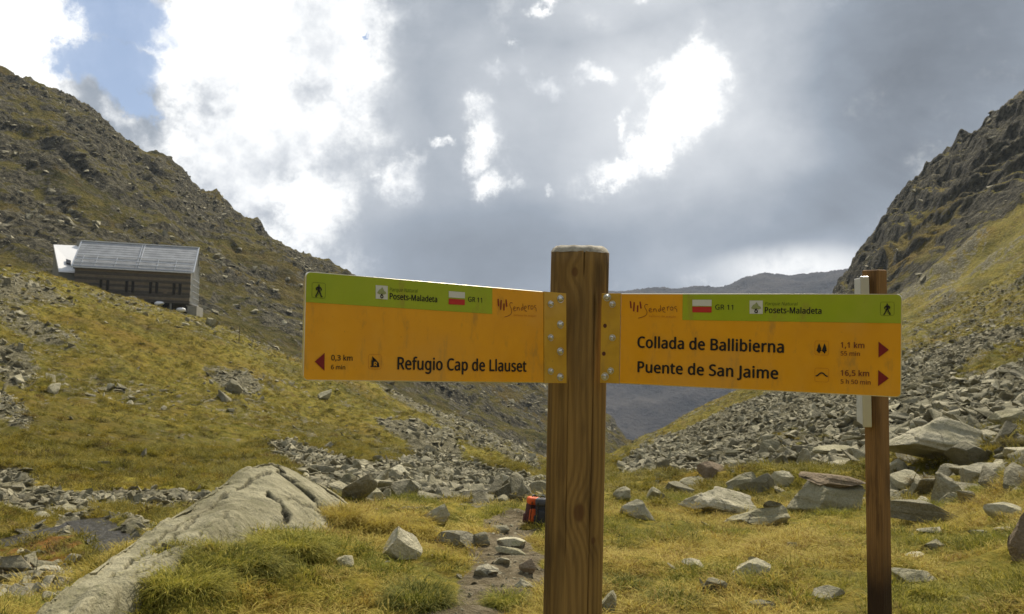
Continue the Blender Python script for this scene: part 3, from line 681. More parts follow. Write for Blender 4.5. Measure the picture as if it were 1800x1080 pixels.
# ------------------------------------------------------------------ big boulders, one by one: (x, y of the base middle, width, height in the photo, depth share, yaw, seed, material, label, tilt)
BOULD = [
 (1705, 800, 165, 68, .9, 10, 11, 'P', 'large pale flat-topped slab propped on the grey block, above the dark hollow', (.12, .10), 1),
 (1718, 820, 100, 66, .8, 30, 12, 'G', 'rounded grey block standing in front of the large pale slab', (0, 0), 0),
 (1585, 832, 46, 34, .8, 0, 13, 'P', 'pale rock just right of the rear post, left of the dark hollow', (0, .1), 0),
 (1602, 862, 80, 42, .6, 15, 14, 'G', 'grey slab leaning to the right beside the rear post', (.1, -.35), 0),
 (1672, 885, 70, 62, .6, -20, 15, 'G', 'wedge-shaped grey boulder with a pale left face below the round block', (0, -.4), 0),
 (1740, 845, 100, 36, .6, 5, 16, 'P', 'long low boulder lying below the rounded grey block', (0, -.08), 0),
 (1642, 922, 165, 40, .5, 4, 17, 'P', 'long low pale green rock in the grass right of the rear post', (0, .06), 1),
 (1778, 908, 80, 24, .6, 0, 18, 'P', 'low pale rock in the grass at the right edge', (0, -.1), 0),
 (1462, 905, 128, 66, .7, 8, 19, 'G', 'broad grey boulder beneath the dark overhanging cap rock', (0, .05), 1),
 (1462, 862, 135, 26, .7, 6, 20, 'B', 'flat cap rock with a dark reddish brown face on the broad boulder', (.1, .12), 1),
 (1262, 906, 150, 50, .55, 6, 21, 'P', 'long layered boulder with dark cracks between the two posts', (0, .10), 1),
 (1128, 915, 84, 38, .7, -10, 22, 'P', 'pointed pale boulder just right of the main post', (0, .2), 0),
 (1350, 926, 138, 36, .5, -6, 23, 'G', 'low grey boulder with a long pale back sunk in the meadow', (0, -.15), 1),
 (1250, 832, 64, 50, .7, 20, 24, 'B', 'tall pointed brown boulder at the foot of the scree slope', (0, 0), 0),
 (1382, 856, 56, 36, .5, 0, 25, 'P', 'pale tilted slab behind the layered boulder', (.1, -.45), 0),
 (1372, 906, 50, 26, .7, 0, 26, 'G', 'rounded grey rock left of the broad capped boulder', (0, 0), 0),
 (1785, 748, 60, 34, .8, 0, 27, 'G', 'big grey rock on the scree at the right edge', (0, 0), 0),
 (1300, 862, 60, 38, .6, 0, 28, 'G', 'dark leaning rock behind the layered boulder', (0, -.4), 0),
 (1340, 865, 46, 40, .5, 10, 29, 'P', 'upright pale slab leaning right behind the layered boulder', (0, -.6), 0),
 (1195, 868, 50, 28, .8, 0, 30, 'G', 'squat grey rock below the brown pointed boulder', (0, 0), 0),
 (1150, 880, 40, 26, .8, 0, 31, 'G', 'small dark boulder above the pointed pale boulder', (0, 0), 0),
 (1098, 880, 36, 24, .8, 0, 32, 'G', 'small grey boulder beside the main post at the valley foot', (0, 0), 0),
 (1215, 858, 56, 22, .8, 0, 33, 'G', 'flat grey rock left of the brown pointed boulder', (0, .1), 0),
 (1480, 800, 90, 16, .6, 0, 34, 'G', 'long dark slab on the scree left of the rear post', (0, 0), 0),
 (1350, 800, 50, 30, .4, 0, 35, 'G', 'elongated grey block tilted on the scree slope', (0, -.5), 0),
 (1806, 985, 48, 92, .9, 0, 36, 'B', 'dark brown rounded boulder cut by the right edge of the photo', (0, 0), 0),
 (1646, 938, 62, 12, .7, 0, 37, 'P', 'thin flat stone in the grass below the long pale green rock', (0, 0), 0),
 (1726, 943, 38, 16, .8, 0, 38, 'P', 'small pale stone in the grass left of the dark brown boulder', (0, 0), 0),
 (1768, 935, 36, 12, .8, 0, 39, 'P', 'flat pale stone under the low rock at the right edge', (0, 0), 0),
 (1647, 970, 48, 26, .8, 0, 40, 'G', 'humped grey stone in the grass right of the rear post', (0, 0), 0),
 (1612, 985, 38, 14, .8, 0, 41, 'P', 'small flat stone close to the rear post', (0, 0), 0),
 (1612, 1026, 76, 36, .8, 0, 42, 'G', 'grass-covered grey rock at the foot of the rear post', (0, 0), 0),
 (1452, 1056, 78, 24, .7, 0, 43, 'P', 'long pale rock in the grass left of the rear post foot', (0, 0), 0),
 (1326, 1012, 84, 28, .7, 0, 44, 'P', 'flat-topped stone with a dark underside in the middle of the right meadow', (0, -.12), 0),
 (1250, 1046, 58, 30, .8, 0, 45, 'G', 'rounded stone beside the green tussock right of the main post', (0, 0), 0),
 (1222, 998, 40, 16, .8, 0, 46, 'P', 'small dull stone half sunk in straw grass right of the main post', (0, 0), 0),
 (1395, 962, 24, 10, .8, 0, 47, 'P', 'tiny white stone in the meadow below the long pale back boulder', (0, 0), 0),
 (1345, 1072, 50, 22, .8, 0, 48, 'G', 'grey stone at the bottom edge right of centre', (0, 0), 0),
 (1074, 1086, 46, 44, .8, 0, 49, 'G', 'round dark grey stone touching the main post near the bottom', (0, 0), 0),
 (702, 984, 112, 60, .7, 12, 157, 'P', 'pale pyramid-shaped boulder left of the path', (0, .1), 0),
 (803, 965, 92, 32, .7, -8, 51, 'P', 'whitish low boulder nearest the footpath on its left', (0, -.08), 0),
 (845, 958, 28, 24, .7, 0, 52, 'G', 'narrow pointed stone between whitish boulder and path', (0, -.3), 0),
 (765, 918, 72, 34, .7, -20, 53, 'P', 'big flat boulder at the near edge of the boulder field', (0, -.25), 0),
 (606, 998, 36, 22, .8, 0, 54, 'P', 'small pale stone below the right end of the large rock slab', (0, 0), 0),
 (884, 938, 44, 18, .8, 0, 55, 'P', 'white stone at the far end of the footpath', (0, 0), 0),
 (897, 958, 60, 14, .8, 0, 56, 'P', 'wide flat step stone across the path, upper one', (0, 0), 0),
 (893, 975, 56, 14, .8, 6, 57, 'G', 'narrow grey step stone across the path, lower one', (0, .05), 0),
 (850, 1012, 50, 20, .8, 0, 58, 'P', 'pale flat stone on the bare soil of the path', (0, 0), 0),
 (928, 1010, 32, 30, .8, 0, 59, 'B', 'brown angular rock on the right side of the path', (0, 0), 0),
 (882, 992, 30, 14, .8, 0, 60, 'P', 'small stone in the middle of the path', (0, 0), 0),
 (920, 1034, 36, 14, .8, 0, 61, 'P', 'light stone beside the path near the main post', (0, 0), 0),
 (688, 876, 52, 38, .8, 0, 62, 'G', 'largest rounded boulder at the left of the boulder field', (0, 0), 0),
 (722, 868, 40, 26, .8, 0, 63, 'P', 'blocky boulder right of the largest one in the boulder field', (0, 0), 0),
 (655, 882, 44, 28, .8, 0, 64, 'G', 'boulder just behind the large rock slab', (0, 0), 0),
 (922, 880, 44, 38, .6, 0, 65, 'P', 'upright triangular boulder behind the orange backpack', (0, -.2), 0),
 (950, 872, 40, 28, .8, 0, 66, 'G', 'dark green-grey boulder behind the black backpack', (0, 0), 0),
 (700, 836, 40, 18, .8, 0, 67, 'P', 'flat pale rock at the top of the boulder field', (0, 0), 0),
 (18, 1006, 80, 32, .8, 0, 68, 'P', 'rounded pale rock at the left edge by the rusty mud', (0, 0), 0),
 (72, 1004, 54, 26, .8, 0, 69, 'G', 'dark rock in the middle of the rusty orange mud', (0, 0), 0),
 (88, 1010, 92, 14, .8, 0, 70, 'P', 'long flat pale stone in front of the rusty mud', (0, 0), 0),
 (28, 1058, 72, 22, .8, 0, 71, 'P', 'bright flat stone at the lower left edge', (0, 0), 0),
 (40, 1034, 40, 22, .8, 0, 72, 'G', 'grey stone above the bright flat stone at lower left', (0, 0), 0),
 (64, 1048, 40, 26, .8, 0, 73, 'P', 'angular stone right of the bright flat stone at lower left', (0, 0), 0),
 (86, 1062, 34, 22, .8, 0, 74, 'G', 'dark stone touching the lower end of the large rock slab', (0, 0), 0),
 (122, 988, 32, 14, .6, 0, 75, 'P', 'small pale stone in the mud nearest the large rock slab', (0, -.4), 0),
 (568, 702, 30, 14, .8, 0, 76, 'G', 'elongated stone on the grassy hill under the left sign', (0, -.4), 0),
 (369, 572, 24, 18, .8, 0, 77, 'G', 'rounded rock on the hill crest right of the hut', (0, 0), 0),
 (326, 573, 16, 8, .8, 0, 78, 'P', 'small rock on the hill crest below the hut', (0, 0), 0),
 (828, 752, 22, 12, .8, 0, 79, 'G', 'dark round boulder on the crest line under the left sign', (0, 0), 0),
 (745, 812, 34, 10, .8, 0, 80, 'P', 'whitish slab in the rock fall of the grassy hill', (0, 0), 0),
 (408, 690, 34, 30, .8, 0, 81, 'G', 'upright rock in the outcrop halfway up the grassy hill', (0, 0), 0),
 (70, 912, 36, 12, .8, 0, 82, 'P', 'pale slab in the stone band beyond the stream', (0, 0), 0),
]
MM = {'P': M_ROCKP, 'G': M_ROCK, 'B': M_ROCKB}
for (px, py, wd_, ht, dp, yaw, sd_, mk, lab, tl, layer) in BOULD:
    p, r = hit(px, py if py < 1079 else 1079)
    dist = (p - CAM) @ FW
    W2 = wd_ / F_PX * dist / 2; H2 = ht / F_PX * dist / 2
    small = wd_ < 45
    me = rock_mesh('boulder', sd_, 4 if small else 6, 15, .05, mt=MM[mk], layer=.7 * layer, lo=.34, hi=.64)
    if sd_ in (157, 65, 22):                        # pointed boulders narrow towards the top
        for vv in me.vertices:
            t_ = (vv.co.z + 1) / 2; vv.co.x = vv.co.x * (1.12 - .80 * t_) - .12 * t_; vv.co.y *= 1.05 - .5 * t_
    me.polygons.foreach_set('use_smooth', [True] * len(me.polygons))
    o = bpy.data.objects.new('boulder' if ht > 22 or wd_ > 45 else 'stone', me); C.objects.link(o)
    if sd_ == 20:                                      # the cap rock rests on the boulder below it
        p = p.copy(); q, r2 = hit(1462, 905); p = q + np.array([0, .12, 0]); dist = (p - CAM) @ FW
        W2 = wd_ / F_PX * dist / 2; H2 = ht / F_PX * dist / 2
        p[2] = q[2] + 46 / F_PX * dist
    if sd_ == 11:
        q, r2 = hit(1718, 820); p = q + np.array([-.1, .75, 0]); dist = (p - CAM) @ FW
        W2 = wd_ / F_PX * dist / 2; H2 = ht / F_PX * dist / 2; p[2] = q[2] + 22 / F_PX * dist
    o.location = (p[0], p[1] + W2 * dp * .5, p[2] + H2 * .52)
    o.scale = (W2 * 1.06, W2 * dp, H2 * 1.3)
    o.rotation_euler = (tl[0], tl[1], math.radians(yaw))
    tag(o, lab, 'boulder' if o.name.startswith('boulder') else 'stone')

# ------------------------------------------------------------------ large rock slab at the left
SL = [((20, 1128, 4.3), (50, 1130, 4.2), (85, 1110, 4.15)), ((115, 1046, 4.95), (140, 1052, 4.85), (168, 1052, 4.7)), ((200, 986, 5.6), (220, 998, 5.4), (245, 1016, 5.1)),
      ((300, 918, 6.5), (316, 936, 6.2), (335, 962, 5.75)), ((385, 862, 7.2), (388, 885, 6.8), (396, 918, 6.3)), ((440, 828, 7.8), (442, 862, 7.3), (448, 915, 6.6)),
      ((482, 820, 8.1), (490, 866, 7.4), (508, 938, 6.7)), ((530, 838, 8.3), (548, 884, 7.7), (572, 955, 7.0)), ((590, 872, 8.4), (602, 904, 8.0), (622, 955, 7.5)), ((638, 912, 8.5), (642, 928, 8.3), (650, 950, 8.1))]
rowsP = []
for c in SL:
    pts = []
    for (x, y, r) in c:
        d = ray(x, y); d = d / math.hypot(d[0], d[1]); pts.append(CAM + d * r)
    f1 = pts[2] + (pts[2] - pts[1]) * .5; f1[2] -= .35
    rd = pts[0] - CAM; rd[2] = 0; rd /= np.linalg.norm(rd)
    side = np.array([-.75, .6, 0])
    b1 = pts[0] + side * .10 + np.array([0, 0, -.06]); b2 = pts[0] + side * .55 + np.array([0, 0, -.75]); b3 = pts[0] + side * 1.0 + np.array([0, 0, -2.4])
    rowsP.append([b3, b2, b1, pts[0], pts[1], pts[2], f1])
rowsP = np.array(rowsP)
def resamp(Pm, axis, ts_):
    nK = Pm.shape[axis]; x = np.arange(nK); Pm = np.moveaxis(Pm, axis, 0)
    i = np.clip(ts_.astype(int), 0, nK - 2); t = (ts_ - i)
    p0, p1, p2, p3 = Pm[np.maximum(i - 1, 0)], Pm[i], Pm[i + 1], Pm[np.minimum(i + 2, nK - 1)]
    t = t.reshape((-1,) + (1,) * (Pm.ndim - 1))
    o_ = .5 * (2 * p1 + (p2 - p0) * t + (2 * p0 - 5 * p1 + 4 * p2 - p3) * t ** 2 + (3 * p1 - p0 - 3 * p2 + p3) * t ** 3)
    return np.moveaxis(o_, 0, axis)
SG = resamp(resamp(rowsP, 0, np.linspace(0, 9, 420)), 1, np.linspace(0, 6, 200))
nn_ = np.cross(np.gradient(SG, axis=1), np.gradient(SG, axis=0)); nn_ /= np.linalg.norm(nn_, axis=-1, keepdims=True)
nn_ = np.where((nn_ @ np.array([0, -.5, 1]))[..., None] < 0, -nn_, nn_)
sx, sy, sz = SG[..., 0], SG[..., 1], SG[..., 2]
al = sx * .75 + sy * .6; ac = sx * .6 - sy * .75 + sz
disp = .032 * fbm(al, ac, .9, 5, .5, off=7.) + .02 * fbm(al * .6, ac * 3, .35, 3, .5, off=17.)
# cracks running down the face
def crack(pts_px, wdt, dep):
    P_ = [ (x, y) for x, y in pts_px ]
    spx, spy, _ = project(SG.reshape(-1, 3)); spx = spx.reshape(sx.shape) + 5 * fbm(sx, sy, .18, 3, .5, off=3.); spy = spy.reshape(sx.shape) + 5 * fbm(sx, sy, .15, 3, .5, off=13.)
    d = np.full(sx.shape, 1e9)
    for a, b in zip(P_[:-1], P_[1:]):
        a = np.array(a, float); b = np.array(b, float); ab = b - a
        t = np.clip(((spx - a[0]) * ab[0] + (spy - a[1]) * ab[1]) / (ab @ ab), 0, 1)
        d = np.minimum(d, np.hypot(spx - a[0] - t * ab[0], spy - a[1] - t * ab[1]))
    return -dep * (1 - sst(d, wdt * .3, wdt))
CRK = crack([(495, 828), (520, 848), (545, 868), (565, 893)], 7, .10) + crack([(470, 870), (492, 885), (505, 912)], 5, .07) + crack([(475, 832), (440, 846), (380, 880), (300, 935), (190, 1010)], 3, .03) + crack([(505, 880), (560, 905), (620, 925)], 3, .03) + crack([(400, 900), (330, 950), (240, 1010)], 3, .02)
CRK = CRK + crack([(610, 905), (560, 880), (520, 850)], 3, .03) + crack([(350, 905), (300, 950), (250, 985)], 3, .03)
disp += CRK
for st_, am in ((.8, .022),):
    disp += am * np.tanh(8 * np.sin((ac + .3 * fbm(sx, sy, 1.2, 2, .5, off=st_)) / st_ * 3)) * .35
fade = np.ones(SG.shape[:2]); SG = SG + nn_ * (disp * fade)[..., None]
a_, b_ = SG.shape[:2]; idx = np.arange(a_ * b_).reshape(a_, b_)
fs = np.stack([idx[:-1, :-1], idx[1:, :-1], idx[1:, 1:], idx[:-1, 1:]], -1).reshape(-1, 4).tolist()
M_SLAB = rock_mat('slab_granite', (.21, .195, .11), (.42, .385, .25), (.15, .155, .06), sc=1.6, wamt=.3, crk=0)
bm = bmesh.new(); bv = [bm.verts.new(p) for p in SG.reshape(-1, 3)]
for f in fs: bm.faces.new([bv[i] for i in f])
# closed underside
c0 = bm.verts.new((float(SG[..., 0].mean()), float(SG[..., 1].mean()), float(SG[..., 2].min()) - .3))
ring = list(idx[0, :]) + list(idx[1:, -1]) + list(idx[-1, -2::-1]) + list(idx[-2:0:-1, 0])
for i in range(len(ring)): bm.faces.new([bv[ring[i]], bv[ring[(i + 1) % len(ring)]], c0])
o = bm_obj('rock_slab', bm, M_SLAB, smooth=True)
at_ = o.data.attributes.new('crackmask', 'FLOAT', 'POINT'); at_.data.foreach_set('value', np.concatenate([np.clip(-CRK / .04, 0, 1).ravel(), [0]]).astype(np.float32))
tag(o, 'large pale tilted rock slab with dark cracks rising from the lower left corner', 'rock')

# ------------------------------------------------------------------ grass
def tuft_mesh(name, seed, nb, lmin, lmax, spread, lean, wdt, mt, droop=1.0, segs=3):
    rg = np.random.default_rng(seed); vs, fs = [], []
    for i in range(nb):
        a = rg.uniform(0, 6.283); rr = spread * math.sqrt(rg.random())
        x, y = rr * math.cos(a), rr * math.sin(a)
        th = a + rg.normal(0, .7); L = rg.uniform(lmin, lmax); el = rg.uniform(lean[0], lean[1])
        px_, py_, pz_ = x, y, -.01; e_ = el; wv = np.array([-math.sin(th), math.cos(th)]) * wdt * rg.uniform(.6, 1.2)
        b0 = len(vs); curl = rg.normal(0, .35)
        for s in range(segs + 1):
            wf = 1 - (s / segs) ** 1.5
            if s == segs: vs.append((px_, py_, pz_))
            else:
                vs.append((px_ - wv[0] * wf, py_ - wv[1] * wf, pz_)); vs.append((px_ + wv[0] * wf, py_ + wv[1] * wf, pz_))
            st = L / segs; px_ += st * math.cos(e_) * math.cos(th); py_ += st * math.cos(e_) * math.sin(th); pz_ += st * math.sin(e_)
            e_ -= rg.uniform(.2, .75) * droop; th += curl
        for s in range(segs):
            q = b0 + 2 * s
            if s == segs - 1: fs.append((q, q + 1, q + 2))
            else: fs.append((q, q + 1, q + 3, q + 2))
    me = bpy.data.meshes.new(name); me.from_pydata(vs, [], fs); me.update(); me.materials.append(mt)
    return me
straw = [tuft_mesh('dry_tuft', 500 + i, 38, .05, .15, .10, (.15, 1.1), .0027, M_STRAW, 1.2) for i in range(6)]
green = [tuft_mesh('green_tuft', 540 + i, 38, .05, .14, .09, (.4, 1.4), .0027, M_GREEN, .9) for i in range(4)]
pos, _, r, q = sample(cell * vis * (KC > .9) * (KC < 2.5) * (1 - sst(dtc, .15, .6)) * (1 - wtc) * (1 - .93 * sst(fbm(GX, GY, .9, 3, .55, off=300.)[:-1, :-1], .14, .40)) / (1 + (RC / 7) ** 1.2), 46000)
gsel = fbm(pos[:, 0], pos[:, 1], 1.6, 3, .5, off=60.) + rng.normal(0, .18, len(pos)) + .35 * ell(*project(pos)[:2], 330, 1050, 260, 90) + .25 * ell(*project(pos)[:2], 1650, 1030, 200, 60)
gsel = gsel - .06
nT = len(pos); idx = np.where(gsel > .12, 6 + rng.integers(0, 4, nT), rng.integers(0, 6, nT))
s = rng.uniform(.45, 1.2, nT) * np.clip(1 + .9 * fbm(pos[:, 0], pos[:, 1], .45, 3, .6, off=70.), .35, 1.8); s *= np.interp(np.hypot(pos[:, 0], pos[:, 1]), [4, 12], [.85, 1.1]); s = np.minimum(s, 1.25)
sc = np.stack([s, s, s * rng.uniform(.45, 1.0, nT)], -1)
ro = np.stack([rng.normal(0, .22, nT), rng.normal(.12, .22, nT), rng.uniform(0, 6.28, nT)], -1)
o = gn_scatter('grass', straw + green, pos, ro, sc, idx); tag(o, 'matted straw-coloured and green meadow grass', 'grass', kind='stuff')

ht_ = [tuft_mesh('hill_tuft', 600 + i, 60, .16, .42, .22, (.3, 1.3), .012, M_HTUFT, 1.0, 2) for i in range(4)]
hg = [tuft_mesh('low_shrub', 620 + i, 90, .1, .3, .30, (.1, 1.5), .02, M_SHRUB, .6, 2) for i in range(2)]
pos, _, r, q = sample(cell * vis * (KC > 2.2) * (KC < 4.4) * (rkc < .6) / (1 + RC / 20), 26000)
pos2, _, r2, q2 = sample(cell * vis * (KC >= 4.2) * (KC < 6.1) * (1 - sst(rkc, .5, .8)) / (1 + RC / 60), 30000)
pos = np.concatenate([pos, pos2]); nT = len(pos)
s = rng.uniform(.5, 1.1, nT) * np.interp(np.hypot(pos[:, 0], pos[:, 1]), [12, 30, 80], [.5, 1, 1.5])
idx = np.where(rng.random(nT) < .05, 4 + rng.integers(0, 2, nT), rng.integers(0, 4, nT))
sc = np.stack([s, s, s * rng.uniform(.4, .8, nT)], -1)
ro = np.stack([rng.normal(0, .3, nT), rng.normal(0, .3, nT), rng.uniform(0, 6.28, nT)], -1)
o = gn_scatter('hill_grass', ht_ + hg, pos, ro, sc, idx); tag(o, 'short yellow-green grass on the hillsides', 'grass', kind='stuff')

def on_slab(px, py):                      # nearest slab surface point at this place of the photo
    x, y, d = project(SG.reshape(-1, 3)); k = np.hypot(x - px, y - py); c = np.where(k < 6)[0]
    if len(c) == 0: return hit(px, py)[0]
    return SG.reshape(-1, 3)[c[np.argmin(d[c])]]
def tussock(px, py, size, n_, lab, seed, mt=M_TUSS, up=(.5, 1.5), slab=False, sq=1.0, lmax=1.0):
    p = on_slab(px, py) if slab else hit(px, min(py, 1079))[0]
    me = tuft_mesh('grass_tussock', seed, n_, size * .30 * lmax, size * .95 * lmax, size * .55, (up[0] * .5, up[1]), .0026, mt, 1.15, 4)
    o = link('grass_tussock', me); o.location = p; o.scale = (sq, 1, 1)
    return tag(o, lab, 'grass tussock')
tussock(735, 1062, .30, 2600, 'dark green rounded grass tussock left of the bare path', 900)
tussock(400, 1000, .30, 3200, 'broad green grass tussock overhanging the large rock slab', 901, sq=1.5)
tussock(500, 968, .26, 2600, 'yellow-green tussock under the crack of the large rock slab', 902, sq=1.5, mt=M_GREEN)
tussock(320, 1035, .26, 2400, 'dense grass tussock at the lower front of the large rock slab', 903, sq=1.4, mt=M_GREEN)
tussock(1185, 1068, .22, 1800, 'dark green tussock in the meadow just right of the main post', 904, sq=1.3)
tussock(1100, 1030, .16, 900, 'low dark tussock close beside the main post', 905, sq=1.4)
tussock(600, 912, .28, 1500, 'tall straw-coloured tussock at the right end of the rock slab', 906, mt=M_STRAW)
tussock(665, 925, .22, 1200, 'pale dry tussock behind the pyramid-shaped boulder', 907, mt=M_STRAW)
tussock(1650, 1050, .20, 1300, 'bright green tussock right of the rear post foot', 908, mt=M_GREEN)
tussock(1335, 1030, .20, 1200, 'green tussock in front of the flat-topped meadow stone', 909, mt=M_GREEN)
tussock(935, 930, .16, 700, 'straw tussock in front of the two backpacks', 910, mt=M_STRAW)
tussock(890, 1062, .20, 1400, 'green tussock between the path and the main post', 911, mt=M_GREEN)
tussock(1620, 850, .30, 1500, 'dark shrub growing between the boulders below the dark hollow', 912, mt=M_SHRUB, sq=1.3)
tussock(1785, 785, .30, 1500, 'green shrub beside the round block at the right edge', 913, mt=M_SHRUB, sq=1.3)

# ------------------------------------------------------------------ the hut
H0 = (133, 498, 165.0)
def at(px, py, r):
    d = ray(px, py); return CAM + d / math.hypot(d[0], d[1]) * r
A0 = at(131, 499, 165.0)                                      # front wall, lower left
phi = math.radians(14)
e1 = np.array([math.cos(phi), math.sin(phi), 0]); e2 = np.array([-math.sin(phi), math.cos(phi), 0])
HL, HD = 18.75, 11.0
hut = empty('mountain_hut', A0, 'long mountain hut with grey metal gable roof and banded facade above the grassy hill', 'building', rot=(0, 0, phi))
M_CLD = noisy('dark_cladding', (.055, .048, .036), (.08, .068, .05), 1.5, .5, bd=.02)
M_CLL = noisy('light_cladding', (.13, .10, .06), (.175, .14, .09), 1.5, .5, bd=.02)
M_ROOF = noisy('roof_metal', (.30, .31, .32), (.40, .41, .42), .8, .45, .5)
M_ALU = mat('bright_metal', (.62, .64, .66), .35, .7)
M_WHITE = mat('white_roof_sheet', (.80, .80, .80), .35, .0)
M_CONC = noisy('concrete', (.19, .185, .155), (.26, .25, .21), .6, .85, bd=.02)
M_DARK = mat('dark_glass', (.012, .012, .014), .12)
ZB, ZE, ZR = 0.35, 6.1 - 2.9 + .25, 0
# heights measured from A0 (which sits at the upper left foot of the wall)
z0, zE = -2.6, 3.25; zR = zE + 4.6
bm = bmesh.new()
prof = [(0, z0), (0, zE), (HD / 2, zR - .12), (HD, zE), (HD, z0)]
va = [bm.verts.new((0, y, z)) for y, z in prof]; vb = [bm.verts.new((HL, y, z)) for y, z in prof]
bm.faces.new(va); bm.faces.new(vb[::-1])
for i in range(5): bm.faces.new((va[i], vb[i], vb[(i + 1) % 5], va[(i + 1) % 5]))
bm_obj('wall', bm, M_CONC, hut)
nb_ = 12
for i in range(nb_):
    zz0 = z0 + (zE - z0) * i / nb_; zz1 = z0 + (zE - z0) * (i + 1) / nb_
    bm = box_bm((-.05, -.16 - .05 * (i % 2), zz0 + .02), (HL + .05, -.003, zz1 - .02), .01, 1)
    bm_obj('cladding_board', bm, M_CLL if i in (1, 4, 6, 8, 10) else M_CLD, hut)
for wx in (3.95, 5.05, 8.1, 9.1, 12.0, 13.0, 15.85, 16.85):
    wv_ = bm_obj('window', box_bm((wx, -.26, -1.15 + .0), (wx + .52, -.215, 1.05), .01, 1), M_CLD, hut)
    bm_obj('pane', box_bm((wx + .06, -.29, -1.05), (wx + .46, -.262, .95)), M_DARK, wv_)
bm_obj('notice_board', box_bm((14.4, -.28, -1.0), (15.0, -.22, -.2), .01, 1), M_CLL, hut)
# roof: two slopes of panels, rails, ridge
sl_len = math.hypot(HD / 2 + .5, (zR - zE) * (HD / 2 + .5) / (HD / 2)); ang = math.atan2(zR - zE, HD / 2)
def slope_pt(x, s, h, back=False):
    y = -.5 + s * math.cos(ang); z = zE - .5 * math.tan(ang) + s * math.sin(ang)
    y2, z2 = y - h * math.sin(ang), z + h * math.cos(ang) + .15
    return (x, HD - y2, z2) if back else (x, y2, z2)
def slab(name, x0, x1, s0, s1, h0, h1, mt, back=False, parent=hut):
    vs = [slope_pt(x, s, h, back) for x in (x0, x1) for s in (s0, s1) for h in (h0, h1)]
    fs = [(0, 1, 3, 2), (4, 6, 7, 5), (0, 4, 5, 1), (2, 3, 7, 6), (0, 2, 6, 4), (1, 5, 7, 3)]
    bm = bmesh.new(); bv = [bm.verts.new(v) for v in vs]
    for f in fs: bm.faces.new([bv[i] for i in f])
    return bm_obj(name, bm, mt, parent)
slab('roof', -.4, HL + .4, 0, sl_len - .02, -.12, .0, M_ROOF)
slab('roof', -.4, HL + .4, 0, sl_len - .02, -.12, .0, M_ROOF, True)
for i in range(11):                                           # long roof sheets with recessed joints
    for (xa, xb) in ((-.35, 9.6), (10.1, HL + .35)):
        slab('roof_sheet', xa, xb, .08 + i * (sl_len - .1) / 11, .08 + (i + 1) * (sl_len - .1) / 11 - .09, .004, .05, M_ROOF)
for s in (.9, 1.9, 3.2):
    slab('snow_rail', -.3, HL + .3, s, s + .10, .22, .34, M_ALU)
for x in (.8, 3.0, 6.2, 9.65, 10.05, 13.0, 16.0):
    slab('rail_post', x, x + .12, .3, sl_len - .3 if x in (9.65, 10.05) else 3.3, .12, .19, M_ALU)
slab('gable_trim', -.62, -.41, -.05, sl_len, -.15, .12, M_ALU); slab('gable_trim', HL + .41, HL + .62, -.05, sl_len, -.15, .12, M_ALU)
bm_obj('ridge_cap', box_bm((-.6, HD / 2 - .22, zR + .12), (HL + .6, HD / 2 + .22, zR + .30), .02, 1), M_ALU, hut)
bm_obj('gutter', box_bm((-.6, -.75, zE - .48), (HL + .6, -.55, zE - .30), .02, 1), M_ALU, hut)
# right gable: scaffolding-like balcony frame
for k in range(6):
    bm_obj('gable_frame', box_bm((HL + .12, .4 + k * 2.1, z0), (HL + .30, .55 + k * 2.1, zE + min(.4 + k * 2.1, HD - .4 - k * 2.1) * math.tan(ang) * .9), .01, 1), M_ALU, hut)
for k in range(5):
    bm_obj('gable_frame', box_bm((HL + .32, .3, z0 + 1.1 * k), (HL + .46, HD - .3, z0 + 1.1 * k + .12), .01, 1), M_ALU, hut)
# undercroft
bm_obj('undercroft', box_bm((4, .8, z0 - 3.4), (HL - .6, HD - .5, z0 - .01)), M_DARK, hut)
for x in (8, 12, 15.5):
    bm_obj('support_column', box_bm((x, .05, z0 - 3.2), (x + .35, .4, z0 - .02), .01, 1), M_CONC, hut)
bm_obj('foundation', box_bm((HL - .3, .05, z0 - 4.2), (HL + 1.3, HD - .3, z0 - .3), .05, 1), M_CONC, hut)
bm_obj('undercroft_beam', box_bm((12, .2, z0 - 1.4), (HL - .4, .5, z0 - 1.2)), M_ALU, hut)
# annex
ann = empty('hut_annex', at(104, 476, 166), 'small annex with bright white sloping roof at the left end of the hut', 'building')
tv = [at(95, 431, 178), at(142, 433, 178), at(137, 477, 167.5), at(104, 475, 167.0)]
bv_ = [p.copy() for p in tv]
for p in bv_: p[2] = tv[3][2] - 3.4
tvo = np.array(ann.location)
allv = [p - tvo for p in tv] + [p - tvo for p in bv_]
lowt = [p - np.array([0, 0, .25]) for p in allv[:4]]
pyd('wall', lowt + allv[4:], [(0, 1, 2, 3), (4, 7, 6, 5), (0, 4, 5, 1), (1, 5, 6, 2), (2, 6, 7, 3), (3, 7, 4, 0)], M_CONC, ann)
rt_ = [p + np.array([0, 0, .02]) for p in allv[:4]]; rb_ = [p - np.array([0, 0, .22]) for p in allv[:4]]
cen = sum(rt_) / 4; rt_ = [cen + (p - cen) * 1.03 for p in rt_]; rb_ = [cen + (p - cen) * 1.03 - np.array([0, 0, .22]) for p in rt_]
pyd('roof', rt_ + rb_, [(0, 1, 2, 3), (4, 7, 6, 5), (0, 4, 5, 1), (1, 5, 6, 2), (2, 6, 7, 3), (3, 7, 4, 0)], M_WHITE, ann)
nrm = np.cross(rt_[1] - rt_[0], rt_[3] - rt_[0]); nrm /= np.linalg.norm(nrm); nrm = nrm if nrm[2] > 0 else -nrm
def rf(u, v): return (rt_[0] * (1 - u) + rt_[1] * u) * (1 - v) + (rt_[3] * (1 - u) + rt_[2] * u) * v
